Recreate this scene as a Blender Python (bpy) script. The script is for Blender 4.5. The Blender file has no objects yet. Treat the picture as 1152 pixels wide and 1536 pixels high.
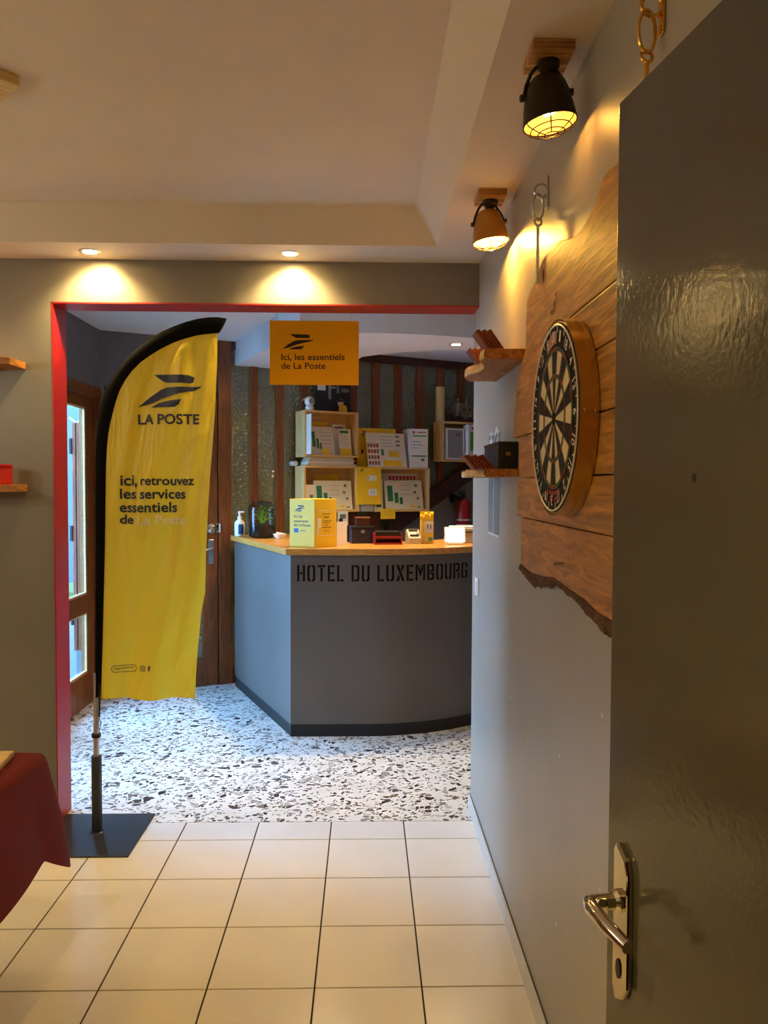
import bpy, math, random
from mathutils import Vector, Matrix
random.seed(7)
S = bpy.context.scene
COL = S.collection
PI = math.pi

# ------------------------------------------------------------------ camera
CH = 1.56
FPX, YAW, PITCH, ROLL = 1154.31, 0.023567, -0.0365204, 0.0039609
fw = Vector((math.sin(YAW)*math.cos(PITCH), math.cos(YAW)*math.cos(PITCH), math.sin(PITCH)))
r0 = Vector((math.cos(YAW), -math.sin(YAW), 0)); u0 = r0.cross(fw)
RT = r0*math.cos(ROLL) + u0*math.sin(ROLL); UP = u0*math.cos(ROLL) - r0*math.sin(ROLL)
cam_d = bpy.data.cameras.new('camera'); cam = bpy.data.objects.new('camera', cam_d); COL.objects.link(cam)
cam_d.sensor_fit = 'HORIZONTAL'; cam_d.sensor_width = 36.0; cam_d.lens = FPX/1152*36.0
cam_d.clip_start = 0.02; cam_d.clip_end = 200
M = Matrix((RT, UP, -fw)).transposed().to_4x4(); M.translation = (0, 0, CH); cam.matrix_world = M
S.camera = cam

# ------------------------------------------------------------------ sky, view, lights
S.view_settings.view_transform = 'Standard'; S.view_settings.look = 'None'
S.view_settings.gamma = 1.0; S.view_settings.use_curve_mapping = False
S.view_settings.exposure = 1.1
w = bpy.data.worlds.new('sky'); S.world = w; w.use_nodes = True
bg = w.node_tree.nodes['Background']; bg.inputs[0].default_value = (0.25, 0.55, 1.0, 1); bg.inputs[1].default_value = 14.0
P_SPOT, P_SOFFIT, P_CAGE, P_HID, P_GLOBE = 19.0, 42.0, 6.5, 33.0, 11.0
WARM = (1.0, 0.72, 0.27); WARM2 = (1.0, 0.56, 0.09); SOFT = (1.0, 0.78, 0.48); AMBER = (1.0, 0.62, 0.11)
def lamp(name, kind, loc, power, col, size=0.03, cone=None, blend=.5, aim=(0, 0, -1), parent=None):
    l = bpy.data.lights.new(name, kind); l.energy = power; l.color = col
    if kind in ('POINT', 'SPOT'): l.shadow_soft_size = size
    if kind == 'SPOT': l.spot_size = math.radians(cone); l.spot_blend = blend
    o = bpy.data.objects.new(name, l); COL.objects.link(o); o.location = loc
    o.rotation_euler = Vector(aim).to_track_quat('-Z', 'Y').to_euler()
    if parent: o.parent = parent
    return o

# ------------------------------------------------------------------ helpers
def lin(c):
    c = c/255.0
    return c/12.92 if c <= .04045 else ((c+.055)/1.055)**2.4
def rgb(r, g, b): return (lin(r), lin(g), lin(b), 1)
def ray(u, v): return fw + RT*((u-576)/FPX) + UP*((768-v)/FPX)
def atY(u, v, y):
    k = ray(u, v); t = y/k.y; return Vector((k.x*t, y, CH+k.z*t))

class N:
    def __init__(s, name):
        s.m = bpy.data.materials.new(name); s.m.use_nodes = True; s.t = s.m.node_tree; s.n = s.t.nodes
        s.b = s.n['Principled BSDF']; s.out = s.n['Material Output']
    def add(s, t, **k):
        n = s.n.new(t)
        for a, v in k.items(): setattr(n, a, v)
        return n
    def link(s, a, b): s.t.links.new(a, b)
    def coord(s, scale=(1, 1, 1), kind='Object', rot=(0, 0, 0)):
        c = s.add('ShaderNodeTexCoord'); m = s.add('ShaderNodeMapping'); m.inputs['Scale'].default_value = scale
        m.inputs['Rotation'].default_value = rot
        s.link(c.outputs[kind], m.inputs[0]); return m.outputs[0]
    def noise(s, vec, scale, detail=4, rough=.5, dist=0):
        n = s.add('ShaderNodeTexNoise'); n.inputs['Scale'].default_value = scale; n.inputs['Detail'].default_value = detail
        n.inputs['Roughness'].default_value = rough; n.inputs['Distortion'].default_value = dist
        if vec: s.link(vec, n.inputs['Vector'])
        return n
    def ramp(s, fac, stops):
        r = s.add('ShaderNodeValToRGB'); e = r.color_ramp.elements
        while len(e) > 1: e.remove(e[-1])
        e[0].position = stops[0][0]; e[0].color = stops[0][1]
        for p, c in stops[1:]:
            x = e.new(p); x.color = c
        s.link(fac, r.inputs[0]); return r.outputs[0]
    def bump(s, h, strength=.2, dist=.01):
        b = s.add('ShaderNodeBump'); b.inputs['Strength'].default_value = strength; b.inputs['Distance'].default_value = dist
        s.link(h, b.inputs['Height']); s.link(b.outputs[0], s.b.inputs['Normal']); return b
    def mix(s, f, a, b):
        m = s.add('ShaderNodeMix', data_type='RGBA')
        for sock, v in ((m.inputs[0], f), (m.inputs[6], a), (m.inputs[7], b)):
            if hasattr(v, 'links'): s.link(v, sock)
            else: sock.default_value = v
        return m.outputs[2]
    def set(s, **k):
        for a, v in k.items(): s.b.inputs[a.replace('_', ' ')].default_value = v
        return s

def paint(name, c, rough=.6, var=.06, bump=.12, bs=60, bd=.004, metal=0, spec=.5):
    k = N(name); v = k.coord(); n = k.noise(v, 3.0, 5)
    lo = tuple(x*(1-var) for x in c[:3])+(1,); hi = tuple(min(1, x*(1+var)) for x in c[:3])+(1,)
    k.link(k.ramp(n.outputs[0], [(.3, lo), (.7, hi)]), k.b.inputs['Base Color'])
    if bump: k.bump(k.noise(v, bs, 4).outputs[0], bump, bd)
    k.set(Roughness=rough, Metallic=metal); k.b.inputs['Specular IOR Level'].default_value = spec
    return k.m
def wood(name, c1, c2, grain=(1, 14, 14), rough=.5, scale=4, bump=.15, ring=.6):
    k = N(name); v = k.coord(grain); n = k.noise(v, scale, 6, .6, ring)
    k.link(k.ramp(n.outputs[0], [(.3, c1), (.5, tuple((a+b)/2 for a, b in zip(c1, c2))), (.68, c2)]), k.b.inputs['Base Color'])
    k.bump(n.outputs[0], bump, .004); k.set(Roughness=rough); return k.m
def glow(name, c, st):
    k = N(name); k.set(Base_Color=c, Emission_Color=c, Emission_Strength=st); return k.m

MAT = {}
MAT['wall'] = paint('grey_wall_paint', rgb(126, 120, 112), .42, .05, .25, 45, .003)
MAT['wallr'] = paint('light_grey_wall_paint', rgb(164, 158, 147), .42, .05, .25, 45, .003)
MAT['wall2'] = paint('lobby_grey_paint', rgb(112, 110, 110), .7)
MAT['ceil'] = paint('ceiling_paint', rgb(218, 205, 188), .7, .03, .12, 70)
MAT['ceil2'] = paint('lobby_ceiling_paint', rgb(224, 222, 220), .7, .03)
MAT['red'] = paint('red_paint', rgb(172, 26, 16), .4, .06)
MAT['tile'] = paint('cream_floor_tile', rgb(221, 214, 205), .22, .035, .25, 30, .0015)
MAT['grout'] = paint('grout', rgb(44, 36, 31), .9)
MAT['skirt'] = paint('skirting_tile', rgb(205, 203, 198), .3)
MAT['doorpaint'] = paint('glossy_dark_grey_paint', rgb(80, 78, 74), .10, .04, .13, 110, .003)
MAT['counter'] = paint('counter_grey_paint', rgb(97, 90, 84), .6, .04)
MAT['plinth'] = paint('black_plinth', rgb(24, 24, 24), .6)
MAT['black'] = paint('black_plastic', rgb(20, 20, 21), .45)
MAT['blackcloth'] = paint('black_fabric', rgb(7, 7, 8), .9, spec=.15)
MAT['ink'] = paint('black_stencil_paint', rgb(9, 8, 8), .8, bump=0, spec=.2)
MAT['navy'] = paint('navy_print', rgb(38, 44, 78), .6, bump=0)
MAT['brown_ink'] = paint('dark_print', rgb(52, 30, 14), .6, bump=0)
MAT['pale_ink'] = paint('pale_print', rgb(240, 226, 190), .6, bump=0)
MAT['white'] = paint('white_plastic', rgb(232, 230, 226), .4, .02, 0)
MAT['paper'] = paint('white_paper', rgb(226, 220, 206), .7, .02, 0)
MAT['greypaper'] = paint('grey_paper', rgb(150, 148, 146), .7, .1, 0)
MAT['printgrey'] = paint('mottled_grey_print', rgb(112, 110, 108), .6, .3, 0)
MAT['beige'] = paint('beige_plastic', rgb(190, 182, 160), .5, .02, 0)
MAT['yellow'] = paint('yellow_card', rgb(240, 196, 30), .5, .03, 0)
MAT['orange'] = paint('yellow_sign', rgb(250, 176, 10), .5, .02, 0)
MAT['green'] = paint('green_print', rgb(34, 122, 88), .6, .03, 0)
MAT['leafgreen'] = paint('lime_print', rgb(96, 150, 50), .6, .03, 0)
MAT['redprint'] = paint('red_print', rgb(186, 44, 34), .6, .03, 0)
MAT['greyprint'] = paint('grey_print', rgb(110, 110, 112), .6, .03, 0)
MAT['blueprint'] = paint('blue_label', rgb(40, 80, 150), .5, .03, 0)
MAT['extred'] = paint('red_enamel', rgb(170, 18, 20), .25, .03, 0)
MAT['maroon'] = paint('maroon_plastic', rgb(150, 34, 48), .4, .03, 0)
MAT['navyplastic'] = paint('navy_plastic', rgb(30, 34, 58), .4, .03, 0)
MAT['redtin'] = paint('red_tin', rgb(200, 44, 30), .4, .1, .3, 60)
MAT['steel'] = paint('brushed_steel', rgb(190, 190, 192), .28, .03, 0, metal=1)
MAT['chrome'] = paint('chrome', rgb(214, 206, 190), .08, .02, 0, metal=1)
MAT['brass'] = paint('brass_band', rgb(204, 168, 96), .24, .1, .25, 60, .002, metal=1)
MAT['gilt'] = paint('gilt_metal', rgb(222, 170, 80), .22, .05, 0, metal=1)
MAT['basemetal'] = paint('dark_powder_coat', rgb(44, 47, 52), .35, .03, .05)
MAT['shade'] = paint('dark_metal_shade', rgb(46, 34, 22), .45, .06, .08, metal=.4)
MAT['oldbrass'] = paint('aged_brass_shade', rgb(176, 124, 54), .4, .1, .1, metal=.6)  # far lamp's glare painted into its shade as a golden tone
MAT['shadein'] = paint('cream_shade_lining', rgb(214, 160, 100), .5, .02, 0)
MAT['pine'] = wood('pine', rgb(206, 156, 84), rgb(238, 204, 138), (16, 16, 1.2), .55)
MAT['pineh'] = wood('pine_across', rgb(206, 156, 84), rgb(238, 204, 138), (1.2, 16, 16), .55)
MAT['top'] = wood('oiled_worktop', rgb(186, 118, 44), rgb(226, 166, 84), (2.2, 16, 16), .3)
MAT['oak'] = wood('live_edge_oak', rgb(122, 78, 22), rgb(206, 144, 62), (6, 1.3, 12), .5, 4.5, .3, .9)
MAT['shelf'] = wood('rustic_shelf', rgb(128, 74, 24), rgb(196, 130, 60), (12, 2, 12), .6, 4, .3, 1.2)
MAT['bark'] = wood('bark', rgb(46, 28, 14), rgb(110, 70, 34), (10, 6, 10), .9, 6, .9, 2)
MAT['joinery'] = wood('varnished_brown_wood', rgb(92, 46, 15), rgb(150, 82, 33), (16, 16, 1.4), .35)
MAT['darkjoinery'] = wood('dark_brown_wood', rgb(52, 26, 14), rgb(84, 42, 22), (16, 16, 1.4), .4)
MAT['slatwood'] = wood('reddish_wood', rgb(104, 48, 26), rgb(150, 78, 46), (12, 12, 2), .5)
MAT['block'] = wood('striped_fir_block', rgb(86, 40, 10), rgb(224, 160, 84), (1.0, 16, 16), .5, 3.2, .2, .6)
MAT['sisalblack'] = paint('black_sisal', rgb(24, 20, 18), .85, .1, .2, 200)
MAT['sisalcream'] = paint('cream_sisal', rgb(226, 206, 160), .85, .05, .2, 200)
MAT['sisalred'] = paint('red_sisal', rgb(150, 44, 32), .85, .1, .2, 200)
MAT['sisalgreen'] = paint('green_sisal', rgb(40, 104, 58), .85, .1, .2, 200)
MAT['pinkprint'] = paint('faded_pink_print', rgb(186, 134, 116), .8, .1, 0)
MAT['wire'] = paint('spider_wire', rgb(150, 140, 128), .35, .03, 0, metal=1)
MAT['numwire'] = paint('white_number_wire', rgb(236, 226, 206), .4, .03, 0)
MAT['statue'] = paint('grey_resin', rgb(120, 108, 90), .6, .2, .2)
MAT['cardboard'] = paint('cardboard_tube', rgb(206, 176, 116), .7, .06, .1)
MAT['leaf'] = paint('leaf', rgb(150, 205, 50), .4, .25, 0)
MAT['soil'] = paint('soil', rgb(38, 26, 16), .9, .2, .6, 60)
MAT['cloth'] = paint('dark_red_tablecloth', rgb(108, 9, 17), .85, .08, .12, 300, .002)
MAT['facade'] = paint('pale_render', rgb(74, 84, 96), .8)
MAT['grass'] = paint('grass', rgb(84, 96, 40), .9, .3, .4, 40)
MAT['paving'] = paint('grey_paving', rgb(78, 80, 84), .8, .15)
MAT['bulb'] = glow('lit_bulb', (1, .62, .22, 1), 9)
MAT['opal'] = glow('opal_globe', (1, .86, .62, 1), P_GLOBE)  # glow of the added, unseen globe pendants
MAT['led'] = glow('lit_spot', (1, .86, .55, 1), 40)
MAT['screen'] = glow('lit_screen', (.95, 1, .94, 1), .6)
MAT['picture'] = paint('dark_picture', rgb(26, 26, 30), .35, .2, 0)
MAT['lightwood'] = wood('light_beech', rgb(208, 176, 118), rgb(232, 206, 152), (2, 14, 14), .5)
MAT['tileend'] = paint('terracotta', rgb(150, 70, 40), .6)

def speck():      # chips knocked out of the right wall's paint
    m = MAT['wallr']; t = m.node_tree; b = t.nodes['Principled BSDF']; src = b.inputs['Base Color'].links[0].from_socket
    c = t.nodes.new('ShaderNodeTexCoord'); v = t.nodes.new('ShaderNodeTexVoronoi'); v.inputs['Scale'].default_value = 7.0
    t.links.new(c.outputs['Object'], v.inputs['Vector'])
    l = t.nodes.new('ShaderNodeMath'); l.operation = 'LESS_THAN'; l.inputs[1].default_value = .036; t.links.new(v.outputs['Distance'], l.inputs[0])
    mx = t.nodes.new('ShaderNodeMix'); mx.data_type = 'RGBA'; mx.inputs[7].default_value = rgb(226, 222, 210)
    t.links.new(l.outputs[0], mx.inputs[0]); t.links.new(src, mx.inputs[6]); t.links.new(mx.outputs[2], b.inputs['Base Color'])
speck()
def terrazzo():
    k = N('terrazzo'); c = k.coord(); d = k.noise(c, 9, 2)
    vm = k.add('ShaderNodeVectorMath', operation='MULTIPLY_ADD'); k.link(d.outputs['Color'], vm.inputs[0]); vm.inputs[1].default_value = (.07, .07, .07); k.link(c, vm.inputs[2])
    base = k.ramp(k.noise(c, 6, 3).outputs[0], [(.3, rgb(206, 200, 191)), (.7, rgb(222, 217, 209))])
    col = base
    for sc, thr, p in ((68, .035, .25), (37, .035, .23), (23, .04, .09)):
        e = k.add('ShaderNodeTexVoronoi', feature='DISTANCE_TO_EDGE', voronoi_dimensions='2D'); f = k.add('ShaderNodeTexVoronoi', feature='F1', voronoi_dimensions='2D')
        for x in (e, f):
            x.inputs['Scale'].default_value = sc; k.link(vm.outputs[0], x.inputs['Vector'])
        sep = k.add('ShaderNodeSeparateColor'); k.link(f.outputs['Color'], sep.inputs[0])
        a = k.add('ShaderNodeMath', operation='GREATER_THAN'); k.link(e.outputs[0], a.inputs[0]); a.inputs[1].default_value = thr*3.2
        b = k.add('ShaderNodeMath', operation='LESS_THAN'); k.link(sep.outputs[0], b.inputs[0]); b.inputs[1].default_value = p
        mm = k.add('ShaderNodeMath', operation='MULTIPLY'); k.link(a.outputs[0], mm.inputs[0]); k.link(b.outputs[0], mm.inputs[1])
        chip = k.ramp(sep.outputs[1], [(0, rgb(26, 24, 24)), (.34, rgb(58, 50, 46)), (.5, rgb(112, 92, 78)), (.64, rgb(150, 142, 134)), (.8, rgb(196, 184, 166)), (1, rgb(92, 96, 104))])
        col = k.mix(mm.outputs[0], col, chip)
    k.link(col, k.b.inputs['Base Color']); k.set(Roughness=.35); return k.m
MAT['terrazzo'] = terrazzo()

def clear_glass(name='clear_glass', tint=(.95, .98, 1, 1)):
    k = N(name); tr = k.add('ShaderNodeBsdfTransparent'); tr.inputs[0].default_value = tint
    gl = k.add('ShaderNodeBsdfGlossy'); gl.inputs['Roughness'].default_value = .03
    fr = k.add('ShaderNodeFresnel'); ge = k.add('ShaderNodeNewGeometry'); mr = k.add('ShaderNodeMapRange')
    mr.inputs['To Min'].default_value = 1.45; mr.inputs['To Max'].default_value = 1/1.45      # the same film of reflection on both faces of a thin pane
    k.link(ge.outputs['Backfacing'], mr.inputs['Value']); k.link(mr.outputs[0], fr.inputs[0])
    mx = k.add('ShaderNodeMixShader'); k.link(fr.outputs[0], mx.inputs[0]); k.link(tr.outputs[0], mx.inputs[1]); k.link(gl.outputs[0], mx.inputs[2])
    k.link(mx.outputs[0], k.out.inputs[0]); return k.m
MAT['glass'] = clear_glass()
MAT['jarglass'] = clear_glass('smoky_glass', (.62, .68, .66, 1))
def translucent_card(name, c, f):
    k = N(name); k.set(Base_Color=c, Roughness=.5); t = k.add('ShaderNodeBsdfTranslucent'); t.inputs[0].default_value = c
    m = k.add('ShaderNodeMixShader'); m.inputs[0].default_value = f
    k.link(k.b.outputs[0], m.inputs[1]); k.link(t.outputs[0], m.inputs[2]); k.link(m.outputs[0], k.out.inputs[0]); return k.m
MAT['signpanel'] = translucent_card('translucent_yellow_sign', rgb(255, 164, 2), .5)
def hammered():
    k = N('hammered_glass'); v = k.coord((1, 1, 1))
    vo = k.add('ShaderNodeTexVoronoi', feature='SMOOTH_F1'); vo.inputs['Scale'].default_value = 48; vo.inputs['Smoothness'].default_value = .6; k.link(v, vo.inputs['Vector'])
    k.bump(vo.outputs['Distance'], .7, .012)
    k.set(Base_Color=rgb(104, 110, 78), Roughness=.06, IOR=1.9); k.b.inputs['Specular IOR Level'].default_value = .8
    return k.m
MAT['hammered'] = hammered()
def fabric_yellow():
    k = N('yellow_flag_fabric'); v = k.coord(); n = k.noise(k.coord((7, 7, 1.6), rot=(0, .5, 0)), 3, 4, .5, .8)
    k.set(Base_Color=rgb(248, 212, 54), Roughness=.36); k.bump(n.outputs[0], .6, .02)
    t = k.add('ShaderNodeBsdfTranslucent'); t.inputs[0].default_value = rgb(250, 216, 60)
    m = k.add('ShaderNodeMixShader'); m.inputs[0].default_value = .32
    k.link(k.b.outputs[0], m.inputs[1]); k.link(t.outputs[0], m.inputs[2]); k.link(m.outputs[0], k.out.inputs[0]); return k.m
MAT['flag'] = fabric_yellow()

class MB:
    """collects shapes and links them as one mesh"""
    def __init__(s): s.v = []; s.f = []; s.X = None
    def pts(s, vs, fs):
        o = len(s.v)
        s.v += [tuple(s.X @ Vector(p)) if s.X else tuple(p) for p in vs]
        s.f += [tuple(i+o for i in f) for f in fs]; return s
    def box(s, x0, x1, y0, y1, z0, z1, m=None):
        vs = [Vector((x, y, z)) for z in (z0, z1) for x, y in ((x0, y0), (x1, y0), (x1, y1), (x0, y1))]
        if m: vs = [m @ p for p in vs]
        return s.pts(vs, [(3, 2, 1, 0), (4, 5, 6, 7), (0, 1, 5, 4), (1, 2, 6, 5), (2, 3, 7, 6), (3, 0, 4, 7)])
    def chamfer(s, x0, x1, y0, y1, z0, z1, c):
        """box with its top edges bevelled"""
        vs = [(x0, y0, z0), (x1, y0, z0), (x1, y1, z0), (x0, y1, z0), (x0, y0, z1-c), (x1, y0, z1-c), (x1, y1, z1-c), (x0, y1, z1-c),
              (x0+c, y0+c, z1), (x1-c, y0+c, z1), (x1-c, y1-c, z1), (x0+c, y1-c, z1)]
        fs = [(3, 2, 1, 0), (8, 9, 10, 11)]
        for a, b in ((0, 4), (4, 8)):
            for i in range(4): fs.append((a+i, a+(i+1) % 4, b+(i+1) % 4, b+i))
        return s.pts(vs, fs)
    def prism(s, poly, a, b, fn):
        """poly of 2d points extruded between a and b; fn(p, h) -> 3d"""
        n = len(poly); vs = [fn(p, a) for p in poly]+[fn(p, b) for p in poly]
        fs = [tuple(range(n-1, -1, -1)), tuple(range(n, 2*n))]+[(i, (i+1) % n, n+(i+1) % n, n+i) for i in range(n)]
        return s.pts(vs, fs)
    def tube(s, path, r, n=8, close=False, caps=True):
        path = [Vector(p) for p in path]; rs = r if isinstance(r, (list, tuple)) else [r]*len(path)
        vs = []; fs = []; m = len(path); nrm = None
        for i, p in enumerate(path):
            if close: t = (path[(i+1) % m]-path[i-1]).normalized()
            else: t = (path[min(i+1, m-1)]-path[max(i-1, 0)]).normalized()
            if nrm is None: nrm = t.orthogonal().normalized()
            nrm = (nrm-t*nrm.dot(t)).normalized(); b = t.cross(nrm)
            for k in range(n):
                a = 2*PI*k/n; vs.append(p+(nrm*math.cos(a)+b*math.sin(a))*rs[i])
        for i in range(m if close else m-1):
            j = (i+1) % m
            for k in range(n): fs.append((i*n+k, i*n+(k+1) % n, j*n+(k+1) % n, j*n+k))
        if caps and not close: fs += [tuple(range(n-1, -1, -1)), tuple(range((m-1)*n, m*n))]
        return s.pts(vs, fs)
    def lathe(s, prof, n=24, c=(0, 0, 0), m=None, caps=True):
        vs = []; fs = []; c = Vector(c)
        for r, z in prof:
            for k in range(n):
                a = 2*PI*k/n; p = Vector((r*math.cos(a), r*math.sin(a), z)); vs.append((m @ p if m else p)+c)
        for i in range(len(prof)-1):
            for k in range(n): fs.append((i*n+k, i*n+(k+1) % n, (i+1)*n+(k+1) % n, (i+1)*n+k))
        if caps and prof[0][0] > 1e-5: fs.append(tuple(range(n-1, -1, -1)))
        if caps and prof[-1][0] > 1e-5: fs.append(tuple(range((len(prof)-1)*n, len(prof)*n)))
        return s.pts(vs, fs)
    def ball(s, c, r, n=12, m=8):
        r = r if isinstance(r, (tuple, list)) else (r, r, r)
        prof = [(max(1e-6, math.sin(PI*i/m)), -math.cos(PI*i/m)) for i in range(m+1)]
        mm = Matrix.Diagonal((r[0], r[1], r[2]))
        return s.lathe(prof, n, c, mm)
    def flat(s, poly, fn): return s.pts([fn(*p) for p in poly], [tuple(range(len(poly)))])
    def build(s, name, mat, parent=None, smooth=False, bevel=0, **tags):
        me = bpy.data.meshes.new(name); me.from_pydata(s.v, [], s.f); me.update(); me.validate()
        me.materials.append(MAT[mat])
        if smooth:
            me.polygons.foreach_set('use_smooth', [True]*len(me.polygons))
            me.set_sharp_from_angle(angle=math.radians(40))
        o = bpy.data.objects.new(name, me); COL.objects.link(o)
        if parent: o.parent = parent
        if bevel:
            b = o.modifiers.new('bevel', 'BEVEL'); b.width = bevel; b.segments = 2; b.limit_method = 'ANGLE'
        for k, v in tags.items(): o[k] = v
        return o
def thing(name, label, cat, loc=(0, 0, 0), rz=0, group=None):
    o = bpy.data.objects.new(name, None); COL.objects.link(o); o.location = loc; o.rotation_euler = (0, 0, rz)
    o.empty_display_size = .05; o['label'] = label; o['category'] = cat
    if group: o['group'] = group
    return o
def struct(mb, name, mat, **k):
    return mb.build(name, mat, kind='structure', **k)
def B(x0, x1, y0, y1, z0, z1): return MB().box(x0, x1, y0, y1, z0, z1)
def child(p, name, mat, mb, label=None, **k):
    o = mb.build(name, mat, p, **k)
    if label: o['label'] = label
    return o
def share(o, loc, parent=None):
    c = o.copy(); COL.objects.link(c); c.location = loc; c.parent = parent or o.parent; return c

_tc = {}
def text_geo(txt, bold=.02):
    if (txt, bold) in _tc: return _tc[txt, bold]
    cu = bpy.data.curves.new('t', 'FONT'); cu.body = txt; cu.size = 1; cu.offset = bold; cu.resolution_u = 3
    o = bpy.data.objects.new('t', cu); COL.objects.link(o); bpy.context.view_layer.update()
    me = bpy.data.meshes.new_from_object(o.evaluated_get(bpy.context.evaluated_depsgraph_get()))
    vs = [(v.co.x, v.co.y) for v in me.vertices]; fs = [tuple(p.vertices) for p in me.polygons]
    bpy.data.objects.remove(o); bpy.data.curves.remove(cu); bpy.data.meshes.remove(me)
    x0 = min(v[0] for v in vs); x1 = max(v[0] for v in vs); y0 = min(v[1] for v in vs); y1 = max(v[1] for v in vs)
    r = ([((a-x0)/(x1-x0), (b-y0)/(y1-y0)) for a, b in vs], fs); _tc[txt, bold] = r; return r
def put_text(mb, txt, fn, a0, a1, b0, b1, bold=.02):
    """fills the rectangle a0..a1, b0..b1 of the surface fn(a, b)"""
    vs, fs = text_geo(txt, bold)
    mb.pts([fn(a0+(a1-a0)*x, b0+(b1-b0)*y) for x, y in vs], fs); return mb
LOGO = [[(.25, 1), (.80, .97), (.89, .91), (.87, .75), (.82, .72), (.46, .74), (.39, .80)],
        [(0, 0), (.18, .30), (.36, .52), (.47, .60), (.95, .62), (1, .66), (.97, .57), (.88, .50), (.60, .38), (.40, .26), (.25, .14)],
        [(.20, -.01), (.34, .12), (.46, .18), (.70, .24), (.66, .08), (.60, .0)]]
def put_logo(mb, fn, a0, a1, b0, b1):
    for poly in LOGO: mb.flat([(a0+(a1-a0)*x, b0+(b1-b0)*y) for x, y in poly], fn)
    return mb
def dense(poly, n=5):
    import bmesh
    bm = bmesh.new(); bm.faces.new([bm.verts.new((x, y, 0)) for x, y in poly]); bmesh.ops.triangulate(bm, faces=bm.faces[:])
    bmesh.ops.subdivide_edges(bm, edges=bm.edges[:], cuts=n, use_grid_fill=True); bm.verts.index_update()
    r = [(v.co.x, v.co.y) for v in bm.verts], [tuple(v.index for v in f.verts) for f in bm.faces]; bm.free(); return r
def rects(fn, rs):
    m = MB()
    for a0, a1, b0, b1 in rs: m.flat([(a0, b0), (a1, b0), (a1, b1), (a0, b1)], fn)
    return m

# ================================================================== SETTING
XR, YB, ZC = 0.51, 3.507, 2.558
XL, YF = -3.6, 0.17
YB2 = 3.655; XJ = -1.409; ZL = 2.368; ZLB = 2.65; LX = -1.905
# tiled floor
fl = struct(B(XL-.15, XR+.15, -1.8, YB, -.08, -.004), 'floor', 'grout')
T = 0.3325; x0t, y0t = -0.8193, 3.6611; G = .0026
tile_full = None
for i in range(-9, 5):
    for j in range(0, 11):
        xa, xb = x0t+i*T, x0t+(i+1)*T; ya, yb = y0t-(j+1)*T, y0t-j*T
        xa, xb, ya, yb = max(xa, XL), min(xb, XR), max(ya, YF-.16), min(yb, YB)
        if xb-xa < .02 or yb-ya < .02: continue
        if abs(xb-xa-T) < 1e-6 and abs(yb-ya-T) < 1e-6:
            if tile_full is None:
                tile_full = MB().chamfer(-T/2+G, T/2-G, -T/2+G, T/2-G, -.004, 0, .0012).build('tile', 'tile', fl); tile_full.location = ((xa+xb)/2, (ya+yb)/2, 0)
            else: share(tile_full, ((xa+xb)/2, (ya+yb)/2, 0))
        else: MB().chamfer(xa+G, xb-G, ya+G, yb-G, -.004, 0, .0012).build('tile', 'tile', fl)
struct(B(LX-.08, 2.2, YB, 8.3, -.08, 0), 'floor_terrazzo', 'terrazzo')
# walls of the near room
wb = MB().box(XL-.15, XJ, YB, YB2, 0, 2.95).box(XJ, XR+.15, YB, YB2, ZL, 2.95)
struct(wb, 'wall_back', 'wall')
struct(B(XR, XR+.15, YF-.16, YB2, 0, 2.95).box(XR+.15, 2.1, YB2-.15, YB2, 0, 2.95), 'wall_right', 'wallr')
struct(B(XL-.15, XL, -1.8, YB, 0, 2.95), 'wall_left', 'wall')
struct(B(XL, -.40, YF-.16, YF, 0, 2.95).box(-.40, .47, YF-.16, YF, 2.075, 2.95).box(.47, XR, YF-.16, YF, 0, 2.95), 'wall_front', 'wall')
struct(B(XL, XR+.15, -1.8, -1.65, 0, 2.95).box(XR, XR+.15, -1.65, YF-.16, 0, 2.95), 'wall_hall', 'wall')
# tray ceiling: lower border, sloped faces, raised field
def ring(m, a, b):
    (ax0, ax1, ay0, ay1, az), (bx0, bx1, by0, by1, bz) = a, b
    m.pts([(ax0, ay0, az), (ax1, ay0, az), (ax1, ay1, az), (ax0, ay1, az), (bx0, by0, bz), (bx1, by0, bz), (bx1, by1, bz), (bx0, by1, bz)],
          [(i, (i+1) % 4, 4+(i+1) % 4, 4+i) for i in range(4)])
cm = MB()
o_ = (XL, XR, YF, YB, ZC); i_ = (XL+.25, .296, YF+.24, 3.266, ZC); u_ = (XL+.34, .202, YF+.33, 3.243, 2.712)
ring(cm, o_, i_); ring(cm, i_, u_); ring(cm, (XL, XR, YF, YB, 2.95), o_)
cm.pts([(u_[0], u_[2], 2.712), (u_[1], u_[2], 2.712), (u_[1], u_[3], 2.712), (u_[0], u_[3], 2.712)], [(0, 1, 2, 3)])
cm.pts([(XL, YF, 2.95), (XR, YF, 2.95), (XR, YB, 2.95), (XL, YB, 2.95)], [(0, 1, 2, 3)])
struct(cm, 'ceiling', 'ceil')
struct(B(XL-.15, XR+.15, -1.8, YF, 2.6, 2.7), 'ceiling_hall', 'ceil')
# red lining of the opening
struct(B(XJ, XJ+.006, YB-.002, YB2+.004, 0, ZL).box(XJ, XR, YB-.002, YB2+.004, ZL-.006, ZL), 'trim_1', 'red')
# skirting tiles
bs = struct(B(XR-.004, XR, YF, YB2, 0, .06), 'baseboard_right', 'grout')
y = YB2
while y > YF+.02:
    ya = max(y-T, YF); MB().chamfer(XR-.0125, XR-.0035, ya+.0015, y-.0015, 0, .066, .002).build('skirting_tile', 'skirt', bs); y = ya
bb = struct(B(XL, XJ, YB-.004, YB, 0, .06), 'baseboard_back', 'grout'); x = XJ
while x > XL+.02:
    xa = max(x-T, XL); MB().chamfer(xa+.0015, x-.0015, YB-.0125, YB-.0035, 0, .066, .002).build('skirting_tile', 'skirt', bb); x = xa

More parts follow.
